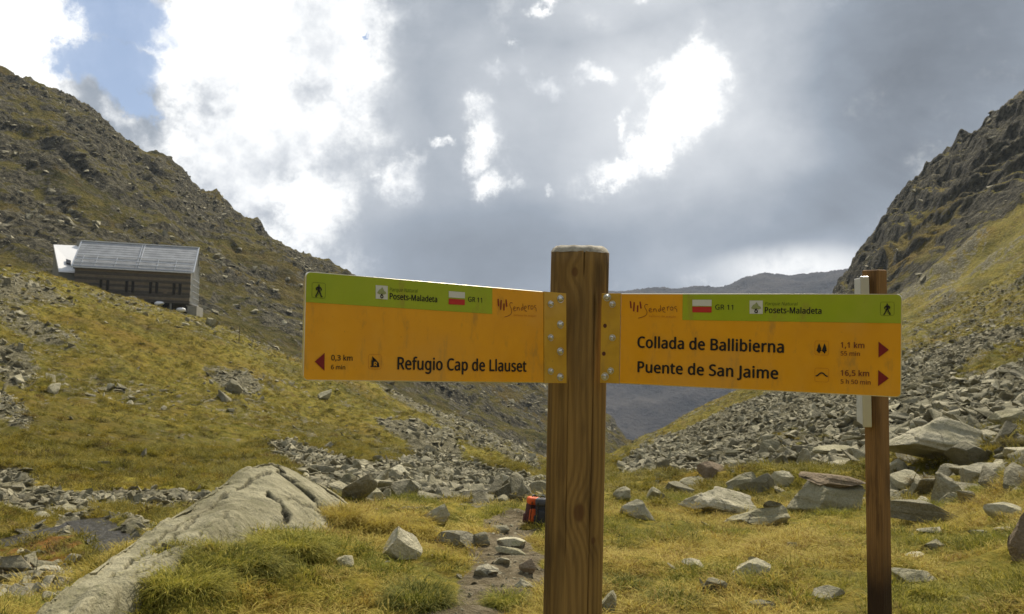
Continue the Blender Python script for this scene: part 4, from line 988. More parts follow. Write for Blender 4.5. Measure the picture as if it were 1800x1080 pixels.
for (u0, u1, v0, v1) in ((.40, .62, .62, .80), (.72, .93, .76, .94)):
    q = [rf(u0, v0), rf(u1, v0 + .05), rf(u1, v1), rf(u0, v1 - .05)]
    pyd('roof_hatch', [p + nrm * .02 for p in q] + [p + nrm * .35 for p in q], [(0, 1, 5, 4), (1, 2, 6, 5), (2, 3, 7, 6), (3, 0, 4, 7), (4, 5, 6, 7)], M_DARK, ann)
chp = rf(.98, .02)
bm_obj('chimney', box_bm(tuple(chp + np.array([-.6, -.3, -.6])), tuple(chp + np.array([.6, .9, 1.0])), .03, 1), M_CONC, ann)
# bright snow-white bundles under the hut
for i, (x, y, lab) in enumerate([(232, 525, 'white rounded supply sack under the hut, leftmost of three'), (280, 534, 'white supply sack under the middle of the hut, between two others'), (318, 545, 'bright white supply sack under the right end of the hut')]):
    p = at(x, y, 160.5); p[2] = terrain([p[0]], [p[1]])[0] + .25
    if i < 3:
        me = rock_mesh('supply_sack', 950 + i, 4, 3, .06, mt=M_WHITE); me.polygons.foreach_set('use_smooth', [True] * len(me.polygons)); o = bpy.data.objects.new('supply_sack', me); C.objects.link(o)
        q = at(x, y, 160.5); o.location = (q[0], q[1], q[2]); o.scale = (.85, .5, .42); tag(o, lab, 'sack')

# thin marker pole on the hill
p, r = hit(420, 603)
bm = bmesh.new(); bmesh.ops.create_cone(bm, cap_ends=True, segments=8, radius1=.06, radius2=.05, depth=2.6)
for v in bm.verts: v.co.z += 1.3
o = bm_obj('marker_pole', bm, M_CLD); o.location = p; tag(o, 'thin dark marker pole on the hillside right of the hut', 'pole')

# ------------------------------------------------------------------ backpacks
def backpack(px, py, wd_, ht_px, dark, col, top, lab, yaw, lean):
    p, r = hit(px, py); k = ((p - CAM) @ FW) / F_PX; w2 = wd_ * k / 2; hh = ht_px * k
    root = empty('backpack', p, lab, 'backpack', rot=(0, lean, yaw))
    mb = noisy(col[0], col[1], col[2], 30, .7, bd=.003); mtp = noisy(top[0], top[1], top[2], 30, .65, bd=.003)
    bm = box_bm((-w2, -w2 * .7, 0), (w2, w2 * .7, hh * .80), w2 * .45, 4)
    for v in bm.verts:
        t = v.co.z / hh; v.co.x *= 1.0 - .12 * abs(t - .35); v.co.y *= 1.05 - .2 * t
    bm_obj('main_bag', bm, mb, root, True)
    bm = box_bm((-w2 * .96, -w2 * .85, hh * .72), (w2 * .96, w2 * .72, hh * 1.0), w2 * .38, 4)
    bm_obj('lid', bm, mtp, root, True)
    bm_obj('front_pocket', box_bm((-w2 * .62, -w2 * .98, hh * .12), (w2 * .62, -w2 * .5, hh * .6), w2 * .2, 3), mb if dark else mtp, root, True)
    for sx_ in (-1, 1):
        bm_obj('side_pocket', box_bm((sx_ * w2 * 1.0 - w2 * .2, -w2 * .4, hh * .04), (sx_ * w2 * 1.0 + w2 * .2, w2 * .4, hh * .38), w2 * .15, 3), mb, root, True)
        bm_obj('strap', box_bm((sx_ * w2 * .5 - w2 * .06, -w2 * 1.02, hh * .1), (sx_ * w2 * .5 + w2 * .06, -w2 * .9, hh * .86), w2 * .03, 2), M_DARK, root)
    bm = bmesh.new(); seg = 10
    pts = [Vector((w2 * .35 * math.cos(math.pi * t / seg), 0, hh * 1.0 - .01 + w2 * .4 * math.sin(math.pi * t / seg))) for t in range(seg + 1)]
    prev = None
    for q in pts:
        c = [bm.verts.new(q + Vector((0, dy, dz))) for dy, dz in ((-.012, -.006), (.012, -.006), (.012, .006), (-.012, .006))]
        if prev:
            for i in range(4): bm.faces.new((prev[i], prev[(i + 1) % 4], c[(i + 1) % 4], c[i]))
        prev = c
    bm_obj('grab_handle', bm, M_DARK, root)
backpack(933, 922, 25, 48, False, ('maroon_fabric', (.07, .018, .015), (.09, .025, .02)), ('orange_fabric', (.75, .13, .02), (.70, .11, .02)), 'hiking backpack with bright orange lid and dark red body', .25, .10)
backpack(954, 926, 26, 50, True, ('black_fabric', (.018, .019, .022), (.03, .03, .034)), ('charcoal_fabric', (.05, .052, .058), (.07, .07, .075)), 'black hiking backpack half hidden by the main post', -.2, -.03)

# ------------------------------------------------------------------ wooden posts
def wood_mat(name, ca, cb, cd_, cx, cy, tiltx, knots=(), dark_low=None, fr=95.):
    m = mat(name, ca, .72, 0, .25); n, b = MN(m)
    v = n.node('ShaderNodeTexCoord').outputs['Object']
    sp = n.node('ShaderNodeSeparateXYZ', {0: v})
    X, Y, Z = sp.outputs
    vs_ = n.vmul(v, (1, 1, .12)); wn_ = n.noise(vs_, 9, 3, .5); wl = n.noise(n.vmul(v, (1, 1, .35)), 4, 2, .5)
    ax = n.m('ADD', n.m('ADD', X, cx), n.m('MULTIPLY', Z, tiltx))
    ax = n.m('ADD', ax, n.m('MULTIPLY', n.m('SUBTRACT', wl, .5), .035))
    ay = n.m('ADD', n.m('ADD', Y, cy), n.m('MULTIPLY', n.m('SUBTRACT', wn_, .5), .03))
    rr = n.m('SQRT', n.m('ADD', n.m('MULTIPLY', ax, ax), n.m('MULTIPLY', ay, ay)))
    kf = None
    for (kx, kz, ks) in knots:
        dx = n.m('SUBTRACT', X, kx); dz = n.m('MULTIPLY', n.m('SUBTRACT', Z, kz), .62)
        kd = n.m('SQRT', n.m('ADD', n.m('MULTIPLY', dx, dx), n.m('MULTIPLY', dz, dz)))
        g = n.m('POWER', 2.718, n.m('MULTIPLY', n.m('MULTIPLY', kd, kd), -1.0 / (ks * ks)))
        rr = n.m('ADD', rr, n.m('MULTIPLY', g, ks * .8))
        k2 = n.ss(kd, ks * .42, ks * .22); kf = k2 if kf is None else n.m('MAXIMUM', kf, k2)
    ring = n.m('SINE', n.m('MULTIPLY', rr, fr * 6.283))
    ring = n.ss(ring, -.6, 1.0)
    fine = n.noise(n.vmul(v, (1, 1, .02)), 420, 4, .6)
    streak = n.noise(n.vmul(v, (1, 1, .045)), 42, 4, .6)
    stain = n.noise(n.vmul(v, (1, 1, .3)), 11, 4, .6)
    c = n.mix(n.m('MULTIPLY', ring, .6), ca, cb)
    c = n.mix(n.m('MULTIPLY', n.ss(streak, .45, .7), .55), c, cd_)
    c = n.mix(n.m('MULTIPLY', n.ss(fine, .5, .75), .35), c, cd_)
    c = n.mix(n.m('MULTIPLY', n.ss(n.noise(n.vmul(v, (1, 1, .12)), 26, 4, .6), .50, .68), .75), c, cd_)
    if kf is not None: c = n.mix(n.m('MULTIPLY', kf, .7), c, (.09, .035, .012))
    if dark_low is not None: c = n.mix(n.ss(n.m('ADD', Z, n.m('MULTIPLY', stain, .25)), dark_low + .12, dark_low - .12), c, (.040, .022, .013))
    n.l.new(c, b.inputs['Base Color'])
    bump(n, b, n.m('ADD', n.m('MULTIPLY', fine, .6), n.m('MULTIPLY', ring, .5)), .0012)
    return m
M_END = noisy('end_grain', (.24, .21, .155), (.42, .385, .30), 90, .8, bd=.002)

def camP(x, y, z): return CAM + RT * x + FW * y + UP * z      # camera-frame metres to world
ptop = camP((1020 - 900) / F_PX * 1.485, 1.485, (540 - 434) / F_PX * 1.485)
pbot = camP((1006 - 900) / F_PX * 1.50, 1.50, (540 - 1080) / F_PX * 1.50)
axis = ptop - pbot; axis /= np.linalg.norm(axis)
pbase = ptop - axis * (ptop[2] - terrain([ptop[0]], [ptop[1]])[0] + .15)
post = empty('signpost', tuple(pbase), 'thick round wooden post in the centre carrying the two yellow signs', 'post')
q = Vector(axis).to_track_quat('Z', 'X'); post.rotation_mode = 'QUATERNION'
# keep the post's X axis towards the camera's right
zx = Vector(axis); xx = Vector(RT); xx = (xx - zx * xx.dot(zx)).normalized(); yy = zx.cross(xx)
post.rotation_quaternion = Matrix((xx, yy, zx)).transposed().to_quaternion()
PH = float(np.linalg.norm(ptop - pbase)); R1 = .0505
zkn = PH - (905 - 434) / F_PX * 1.44
M_POST = wood_mat('post_wood', (.28, .168, .050), (.17, .095, .028), (.052, .030, .013), .012, .075, .02, knots=((.004, zkn, .030), (-.012, PH - .045, .016), (.03, zkn - .05, .012)))
bm = bmesh.new(); nS = 360; prev = None
zl = list(np.linspace(0, PH - .011, 90)) + [PH - .008, PH - .003, PH]
for z in zl:
    ringv = []
    for i in range(nS):
        a = 2 * math.pi * i / nS
        R = R1 * (1 + .006 * math.sin(2 * a + z * 2) + .004 * math.sin(5 * a + z * 7)) * (1.0 + .035 * (1 - z / PH))
        ck_a = math.radians(-90 + 27) + .012 * math.sin(z * 9)
        da = (a - ck_a + math.pi) % (2 * math.pi) - math.pi
        if .55 < z < PH - .09: R -= .010 * max(0, 1 - abs(da) / .026) * min(1, (z - .55) * 4)
        da3 = (a - math.radians(-90 - 22) - .02 * math.sin(z * 6) + math.pi) % (2 * math.pi) - math.pi
        if PH - .52 < z < PH - .24 or z < PH - .68: R -= .005 * max(0, 1 - abs(da3) / .018)
        ck2 = math.radians(-90 + 4); da2 = (a - ck2 + math.pi) % (2 * math.pi) - math.pi
        if z > PH - .05: R -= .006 * max(0, 1 - abs(da2) / .03)
        if z > PH - .0105: R -= (z - (PH - .011)) * 1.0 + .0015 * math.sin(a * 7) * (z >= PH - .003)
        ringv.append(bm.verts.new((R * math.cos(a), R * math.sin(a), z)))
    if prev:
        for i in range(nS): bm.faces.new((prev[i], prev[(i + 1) % nS], ringv[(i + 1) % nS], ringv[i]))
    prev = ringv
bm_obj('shaft', bm, M_POST, post, True)
bm = bmesh.new(); prev = None
for z, k in ((PH - .0108, 1.0015), (PH - .004, .925), (PH + .0006, .80), (PH + .0012, .3)):
    ringv = [bm.verts.new(((R1 * k + .0008 * math.sin(5 * a_i) + .0005 * math.sin(13 * a_i)) * math.cos(a_i), (R1 * k + .0008 * math.sin(5 * a_i)) * math.sin(a_i), z + .0006 * math.sin(9 * a_i))) for a_i in np.linspace(0, 2 * math.pi, 64, endpoint=False)]
    if prev:
        for i in range(64): bm.faces.new((prev[i], prev[(i + 1) % 64], ringv[(i + 1) % 64], ringv[i]))
    prev = ringv
bm.faces.new(prev)
bm_obj('end_cap', bm, M_END, post, True)

# rear post
d2 = 3.55
p2t = camP((1537 - 900) / F_PX * d2, d2, (540 - 475) / F_PX * d2); p2b = camP((1546.5 - 900) / F_PX * d2, d2, (540 - 1080) / F_PX * d2)
ax2 = p2t - p2b; ax2 /= np.linalg.norm(ax2)
b2 = p2t - ax2 * (p2t[2] - terrain([p2t[0]], [p2t[1]])[0] + .15)
PH2 = float(np.linalg.norm(p2t - b2))
post2 = empty('sign_support_post', tuple(b2), 'slimmer square wooden post behind the right sign, darkened at its foot', 'post'); post2.rotation_mode = 'QUATERNION'
zx = Vector(ax2); xx = Vector(RT); xx = (xx - zx * xx.dot(zx)).normalized(); yy = zx.cross(xx)
post2.rotation_quaternion = Matrix((xx, yy, zx)).transposed().to_quaternion() @ Euler((0, 0, math.radians(38))).to_quaternion()
M_POST2 = wood_mat('rear_post_wood', (.28, .155, .055), (.20, .10, .034), (.09, .048, .020), .01, .05, .01, dark_low=PH2 - 1.10, fr=120.)
bm_obj('shaft', box_bm((-.036, -.036, 0), (.036, .036, PH2), .006, 3), M_POST2, post2)
# white board on the rear post, seen edge-on
wb = empty('white_board', tuple(camP((1519 - 900) / F_PX * d2, d2, (540 - 618) / F_PX * d2)), 'narrow white board seen edge-on, fixed to the left of the rear post', 'sign'); wb.rotation_mode = 'QUATERNION'
wb.rotation_quaternion = Matrix((xx, yy, zx)).transposed().to_quaternion() @ Euler((0, math.radians(-.8), math.radians(-102))).to_quaternion()
M_WB = noisy('white_sheet', (.62, .62, .58), (.72, .72, .68), 20, .5)
bh = 130 / F_PX * d2
bm_obj('panel', box_bm((-.14, -.010, -bh), (.03, .010, bh), .003, 2), M_WB, wb)
bm_obj('edge_frame', box_bm((.0302, -.017, -bh - .003), (.042, .017, bh + .003), .003, 2), mat('frame_metal', (.6, .6, .6), .35, .8), wb)

# ------------------------------------------------------------------ signs
M_OR = noisy('sign_orange', (.80, .36, .004), (.72, .31, .003), 9, .38, spec=.35, detail=9)
M_GRN = noisy('sign_green', (.36, .42, .009), (.31, .39, .008), 9, .38, spec=.35, detail=9)
M_YEL = noisy('bracket_yellow', (.58, .33, .015), (.50, .27, .010), 25, .42, bd=.0006)
M_EDGE = mat('sign_edge_metal', (.80, .74, .55), .28, .85)
M_BLK = mat('print_black', (.012, .010, .008), .5, 0, .3)
M_MAR = mat('print_maroon', (.20, .012, .010), .5, 0, .3)
M_RED = mat('print_red', (.50, .03, .02), .5, 0, .3)
M_PWH = mat('print_white', (.62, .61, .52), .5, 0, .3)
M_DGR = mat('print_dark_green', (.10, .14, .008), .5, 0, .3)
M_BRN = mat('print_brown', (.16, .035, .012), .5, 0, .3)
M_LBR = mat('print_light_brown', (.50, .17, .010), .5, 0, .3)
M_GRY = mat('print_grey', (.30, .33, .13), .5, 0, .3)
M_ST = noisy('bolt_steel', (.55, .54, .50), (.68, .67, .62), 200, .30, .95)
M_RUST = mat('rusty_hole', (.10, .03, .012), .8)

FONT = None; CAPU = .682
try:                                  # a face that ships with Blender; the built-in one stands in when it is missing
    import os
    _fp = os.path.join(bpy.utils.system_resource('DATAFILES'), 'fonts', 'NotoSansHebrew-Regular.woff2')
    if os.path.exists(_fp): FONT = bpy.data.fonts.load(_fp); CAPU = .714
except Exception: FONT = None
if FONT:
    _c = bpy.data.curves.new('h', 'FONT'); _c.font = FONT; _c.body = 'H'; _o = bpy.data.objects.new('h', _c); C.objects.link(_o); bpy.context.view_layer.update(); CAPU = max(.3, _o.dimensions[1]); bpy.data.objects.remove(_o); bpy.data.curves.remove(_c)
for m_, k_ in ((M_OR, .80), (M_GRN, .82), (M_YEL, .7)):
    n, b = MN(m_); v = n.node('ShaderNodeTexCoord').outputs['Object']
    old = b.inputs['Base Color'].links[0].from_socket
    dn = n.noise(n.vmul(v, (1, 1, .35)), 34, 8, .7); sp_ = n.noise(v, 260, 3, .6); fd = n.noise(v, 5, 4, .6)
    c = n.mix(n.m('MULTIPLY', n.ss(dn, .52, .75), .55), old, tuple(x * k_ for x in (.38, .22, .05)))
    c = n.mix(n.m('MULTIPLY', n.ss(sp_, .66, .74), .35), c, (.12, .075, .03))
    c = n.mix(n.m('MULTIPLY', n.ss(fd, .45, .7), .16), c, (.75, .50, .16))
    n.l.new(c, b.inputs['Base Color']); n.l.new(n.ss(dn, .3, .7, .28, .55), b.inputs['Roughness'])
    bump(n, b, n.noise(v, 12, 3, .5), .0012)
class Sign:
    def __init__(s, T, ex, nr, ez, Wd, label):
        cv = lambda a: RT * a[0] + FW * a[1] + UP * a[2]
        s.ex, s.ey, s.ez = [v / np.linalg.norm(v) for v in (cv(ex), cv(nr), cv(ez))]
        s.o = CAM + cv(T); s.W = Wd; s.H = .15
        s.root = empty('direction_sign', tuple(s.o), label, 'sign'); s.root.rotation_mode = 'QUATERNION'
        M = Matrix((Vector(s.ex), Vector(s.ey), Vector(s.ez))).transposed(); s.root.rotation_quaternion = M.to_quaternion()
        s.lev = .0005
    def uv(s, px, py):
        d = ray(px, py); t = ((s.o - CAM) @ s.ey) / (d @ s.ey); p = CAM + d * t - s.o
        return float(p @ s.ex), float(p @ s.ez)
    def poly(s, name, pts, m, lev=1, parent=None, px=True, label=None):
        q = [s.uv(*p) if px else p for p in pts]
        bm = bmesh.new(); vs = [bm.verts.new((u, -s.lev * lev, v)) for u, v in q]; f = bm.faces.new(vs)
        bmesh.ops.triangulate(bm, faces=[f])
        o = bm_obj(name, bm, m, parent or s.root)
        if label: o['label'] = label
        return o
    def polys(s, name, lst, m, lev=1, parent=None):
        bm = bmesh.new()
        for pts in lst:
            f = bm.faces.new([bm.verts.new((u, -s.lev * lev, v)) for u, v in pts]); bmesh.ops.triangulate(bm, faces=[f])
        return bm_obj(name, bm, m, parent or s.root)
    def stroke(s, pts, wd_, cyc=False):
        """outline quads of a stroke through uv points"""
        out = []
        n = len(pts)
        P = np.array(pts)
        if not cyc and n > 2:      # smooth
            Q = []
            for i in range(n - 1):
                p0, p1, p2, p3 = P[max(i - 1, 0)], P[i], P[i + 1], P[min(i + 2, n - 1)]
                for t in np.linspace(0, 1, 5, endpoint=False):
                    Q.append(.5 * (2 * p1 + (p2 - p0) * t + (2 * p0 - 5 * p1 + 4 * p2 - p3) * t ** 2 + (3 * p1 - p0 - 3 * p2 + p3) * t ** 3))
            Q.append(P[-1]); P = np.array(Q)
        if cyc: P = np.vstack([P, P[:1]])
        T_ = np.gradient(P, axis=0); T_ /= np.linalg.norm(T_, axis=1, keepdims=True) + 1e-12
        Nn = np.stack([-T_[:, 1], T_[:, 0]], -1) * wd_ / 2
        for i in range(len(P) - 1): out.append([tuple(P[i] - Nn[i]), tuple(P[i + 1] - Nn[i + 1]), tuple(P[i + 1] + Nn[i + 1]), tuple(P[i] + Nn[i])])
        return out
    def text(s, txt, left, right, cap, m, bold=.0, lev=2, name='lettering', shear=0.0):
        u0, v0 = s.uv(*left); u1, v1 = s.uv(*right)
        uc = s.uv(left[0], left[1] - cap)
        ch = math.hypot(uc[0] - u0, uc[1] - v0)
        cu = bpy.data.curves.new(name, 'FONT'); cu.body = txt; cu.offset = 0 if FONT else bold; cu.size = 1.0
        if FONT: cu.font = FONT
        cu.shear = shear; cu.resolution_u = 3
        if bold: cu.space_character = 1.0 + bold * 1.6
        t = bpy.data.objects.new('tmp', cu); C.objects.link(t)
        dg = bpy.context.evaluated_depsgraph_get(); me = bpy.data.meshes.new_from_object(t.evaluated_get(dg))
        bpy.data.objects.remove(t); bpy.data.curves.remove(cu)
        nV = len(me.vertices); co = np.zeros(nV * 3); me.vertices.foreach_get('co', co); co = co.reshape(-1, 3)
        capu = CAPU                                           # capital height of the built-in face
        x0, x1 = co[:, 0].min(), co[:, 0].max()
        Lw = math.hypot(u1 - u0, v1 - v0); sx = Lw / (x1 - x0); sy = ch / capu
        dirx = np.array([u1 - u0, v1 - v0]) / Lw
        X = (co[:, 0] - x0) * sx; Yv = co[:, 1] * sy
        u = u0 + X * dirx[0]; v = v0 + X * dirx[1] + Yv
        fcs = [tuple(p.vertices) for p in me.polygons]; vs_, fs_ = [], []
        stp = bold * sy * .9 if FONT else 0
        sh = [(0, 0)] if not stp else [(-1, 0), (1, 0), (0, .7), (0, -.7), (-.5, 0), (.5, 0)]
        for k_, (su, sv) in enumerate(sh):             # strokes thickened by printing the word over itself
            b0 = len(vs_)
            vs_ += [(a_ + su * stp, -s.lev * lev - k_ * 1.2e-5, b_ + sv * stp) for a_, b_ in zip(u, v)]
            fs_ += [tuple(i_ + b0 for i_ in f_) for f_ in fcs]
        bpy.data.meshes.remove(me); me = bpy.data.meshes.new(name); me.from_pydata(vs_, [], fs_); me.update()
        o = link(name, me, m, s.root)
        return o
    def icon_frame(s, box, parent_name, m):
        x0, y0, x1, y1, dy = box
        u0, v0 = s.uv(x0, y0 if dy >= 0 else y0); 
        a = s.uv(x0, y1 - dy); b_ = s.uv(x1, y1); c = s.uv(x1, y0 + dy); d = s.uv(x0, y0)
        ub, ut = (a[0] + d[0]) / 2, 0
        uL, uR = (a[0] + d[0]) / 2, (b_[0] + c[0]) / 2; vB, vT = (a[1] + b_[1]) / 2, (c[1] + d[1]) / 2
        rad = (uR - uL) * .14; pts = []
        for cx, cy, a0 in ((uR - rad, vT - rad, 0), (uL + rad, vT - rad, 90), (uL + rad, vB + rad, 180), (uR - rad, vB + rad, 270)):
            for t in range(5):
                an = math.radians(a0 + t * 22.5); pts.append((cx + rad * math.cos(an), cy + rad * math.sin(an)))
        o = s.polys(parent_name, s.stroke(pts, .00045, cyc=True), m, 2)
        return o, (uL, uR, vB, vT)

def rrect(x0, x1, z0, z1, rad, corners):
    pts = []
    for cx, cz, a0, on in ((x1, z1, 0, corners[0]), (x0, z1, 90, corners[1]), (x0, z0, 180, corners[2]), (x1, z0, 270, corners[3])):
        sx_ = -1 if cx == x1 else 1; sz_ = -1 if cz == z1 else 1
        if not on: pts.append((cx, cz)); continue
        for t in range(7):
            a = math.radians(a0 + t * 15); pts.append((cx + sx_ * rad + rad * math.cos(a), cz + sz_ * rad + rad * math.sin(a)))
    return pts
def plate(name, pts, y0, y1, m, parent, bev=.0):
    bm = bmesh.new(); f0 = [bm.verts.new((x, y0, z)) for x, z in pts]; f1 = [bm.verts.new((x, y1, z)) for x, z in pts]
    bm.faces.new(f0); bm.faces.new(f1[::-1]); n_ = len(pts)
    for i in range(n_): bm.faces.new((f0[i], f0[(i + 1) % n_], f1[(i + 1) % n_], f1[i]))
    if bev:
        ed = [e for e in bm.edges if (e.verts[0] in f0) == (e.verts[1] in f0)]
        bmesh.ops.bevel(bm, geom=ed, offset=bev, segments=3, affect='EDGES', profile=.5)
    return bm_obj(name, bm, m, parent)
def bolt(parent, u, v, y, rad=.0042, washer=True):
    bm = bmesh.new()
    prev = None
    prof_ = ([(rad * 1.35, 0), (rad * 1.35, -.0009)] if washer else []) + [(rad, -.0009), (rad, -.003), (rad * .8, -.0048), (rad * .42, -.0056), (rad * .4, -.0040), (rad * .05, -.0040)]
    for k, (r_, yy_) in enumerate(prof_):
        sg = 18; rv = [bm.verts.new((u + r_ * math.cos(2 * math.pi * i / sg), y + yy_, v + r_ * math.sin(2 * math.pi * i / sg))) for i in range(sg)]
        if prev:
            for i in range(sg): bm.faces.new((prev[i], prev[(i + 1) % sg], rv[(i + 1) % sg], rv[i]))
        prev = rv
    bm.faces.new(prev)
    return bm_obj('bolt', bm, M_ST, parent, False)

def hiker(s, box, mirror, m, frame_m):
    fr, (uL, uR, vB, vT) = s.icon_frame(box, 'hiker_symbol', frame_m)
    cx = (uL + uR) / 2; w_ = uR - uL; h_ = vT - vB; sg = -1 if mirror else 1
    def P(x, y): return (cx + sg * x * w_, vB + y * h_)
    lst = [[P(.0 + .055 * math.cos(a), .84 + .055 * math.sin(a)) for a in np.linspace(0, 6.28, 11)[:-1]]]
    lst.append([P(-.07, .77), P(.07, .78), P(.08, .60), (P(.07, .44)), P(-.07, .46), P(-.12, .62)])
    for st in ([(-.03, .48), (-.10, .30), (-.22, .10), (-.14, .09)], [(.03, .47), (.12, .30), (.20, .10), (.28, .11)], [(.05, .72), (.16, .62), (.20, .50)], [(-.07, .72), (-.18, .62), (-.14, .50)]):
        lst += s.stroke([P(*q) for q in st], w_ * .085)
    lst += s.stroke([P(.22, .58), P(.06, .36), P(-.10, .12)], w_ * .03) 
    s.polys('hiker_figure', lst, m, 3, fr)
def park(s, quad, m_leaf):
    o = s.poly('park_emblem', quad, M_PWH, 2)
    q = [s.uv(*p) for p in quad]; uL = (q[0][0] + q[3][0]) / 2; uR = (q[1][0] + q[2][0]) / 2; vT = (q[0][1] + q[1][1]) / 2; vB = (q[2][1] + q[3][1]) / 2
    w_, h_ = uR - uL, vT - vB
    P = lambda x, y: (uL + x * w_, vB + y * h_)
    pts = [(.12, .42), (.3, .34), (.5, .40), (.7, .34), (.88, .42), (.82, .55), (.70, .60), (.62, .74), (.52, .88), (.42, .74), (.28, .68), (.20, .56)]
    lst = [[P(x, y) for x, y in pts]]
    s.polys('tree_figure', lst, m_leaf, 3, o)
    l2 = s.stroke([P(.60, .08), P(.60, .22), P(.50, .30), P(.42, .24), P(.42, .14), P(.50, .08), P(.60, .14)], w_ * .075) + s.stroke([P(.42, .31), P(.5, .36), P(.6, .38)], w_ * .05)
    s.polys('letter_figure', l2, M_BLK, 3, o)
def senderos(s, mp):
    tf = lambda x, y: s.uv(*mp(x, y))
    bars = [[(195, 165), (205, 268)], [(252, 182), (243, 315)], [(303, 228), (300, 325)], [(338, 172), (352, 272)]]
    lst = []
    for b_ in bars: lst += s.stroke([tf(*p) for p in b_], .0022)
    s.polys('logo_bars', lst, M_MAR, 2)
    L2 = [[(455, 222), (425, 212), (405, 235), (412, 265), (432, 300), (440, 340), (420, 375), (370, 400), (310, 415)],
          [(474, 300), (500, 290), (496, 270), (478, 275), (470, 300), (485, 325), (520, 318)], [(535, 275), (539, 320)], [(538, 292), (556, 276), (572, 285), (578, 320)],
          [(638, 225), (646, 302)], [(643, 285), (622, 280), (608, 300), (620, 316), (645, 300)], [(668, 290), (700, 278), (692, 256), (672, 265), (668, 295), (685, 322), (712, 330)],
          [(735, 245), (743, 306)], [(739, 270), (752, 248), (770, 250)], [(800, 250), (782, 265), (785, 292), (808, 297), (824, 275), (812, 252), (798, 250)], [(874, 245), (850, 248), (850, 270), (876, 285), (878, 325)]]
    lst = []
    for b_ in L2: lst += s.stroke([tf(*p) for p in b_], .00085)
    s.polys('logo_script', lst, M_BRN, 2)

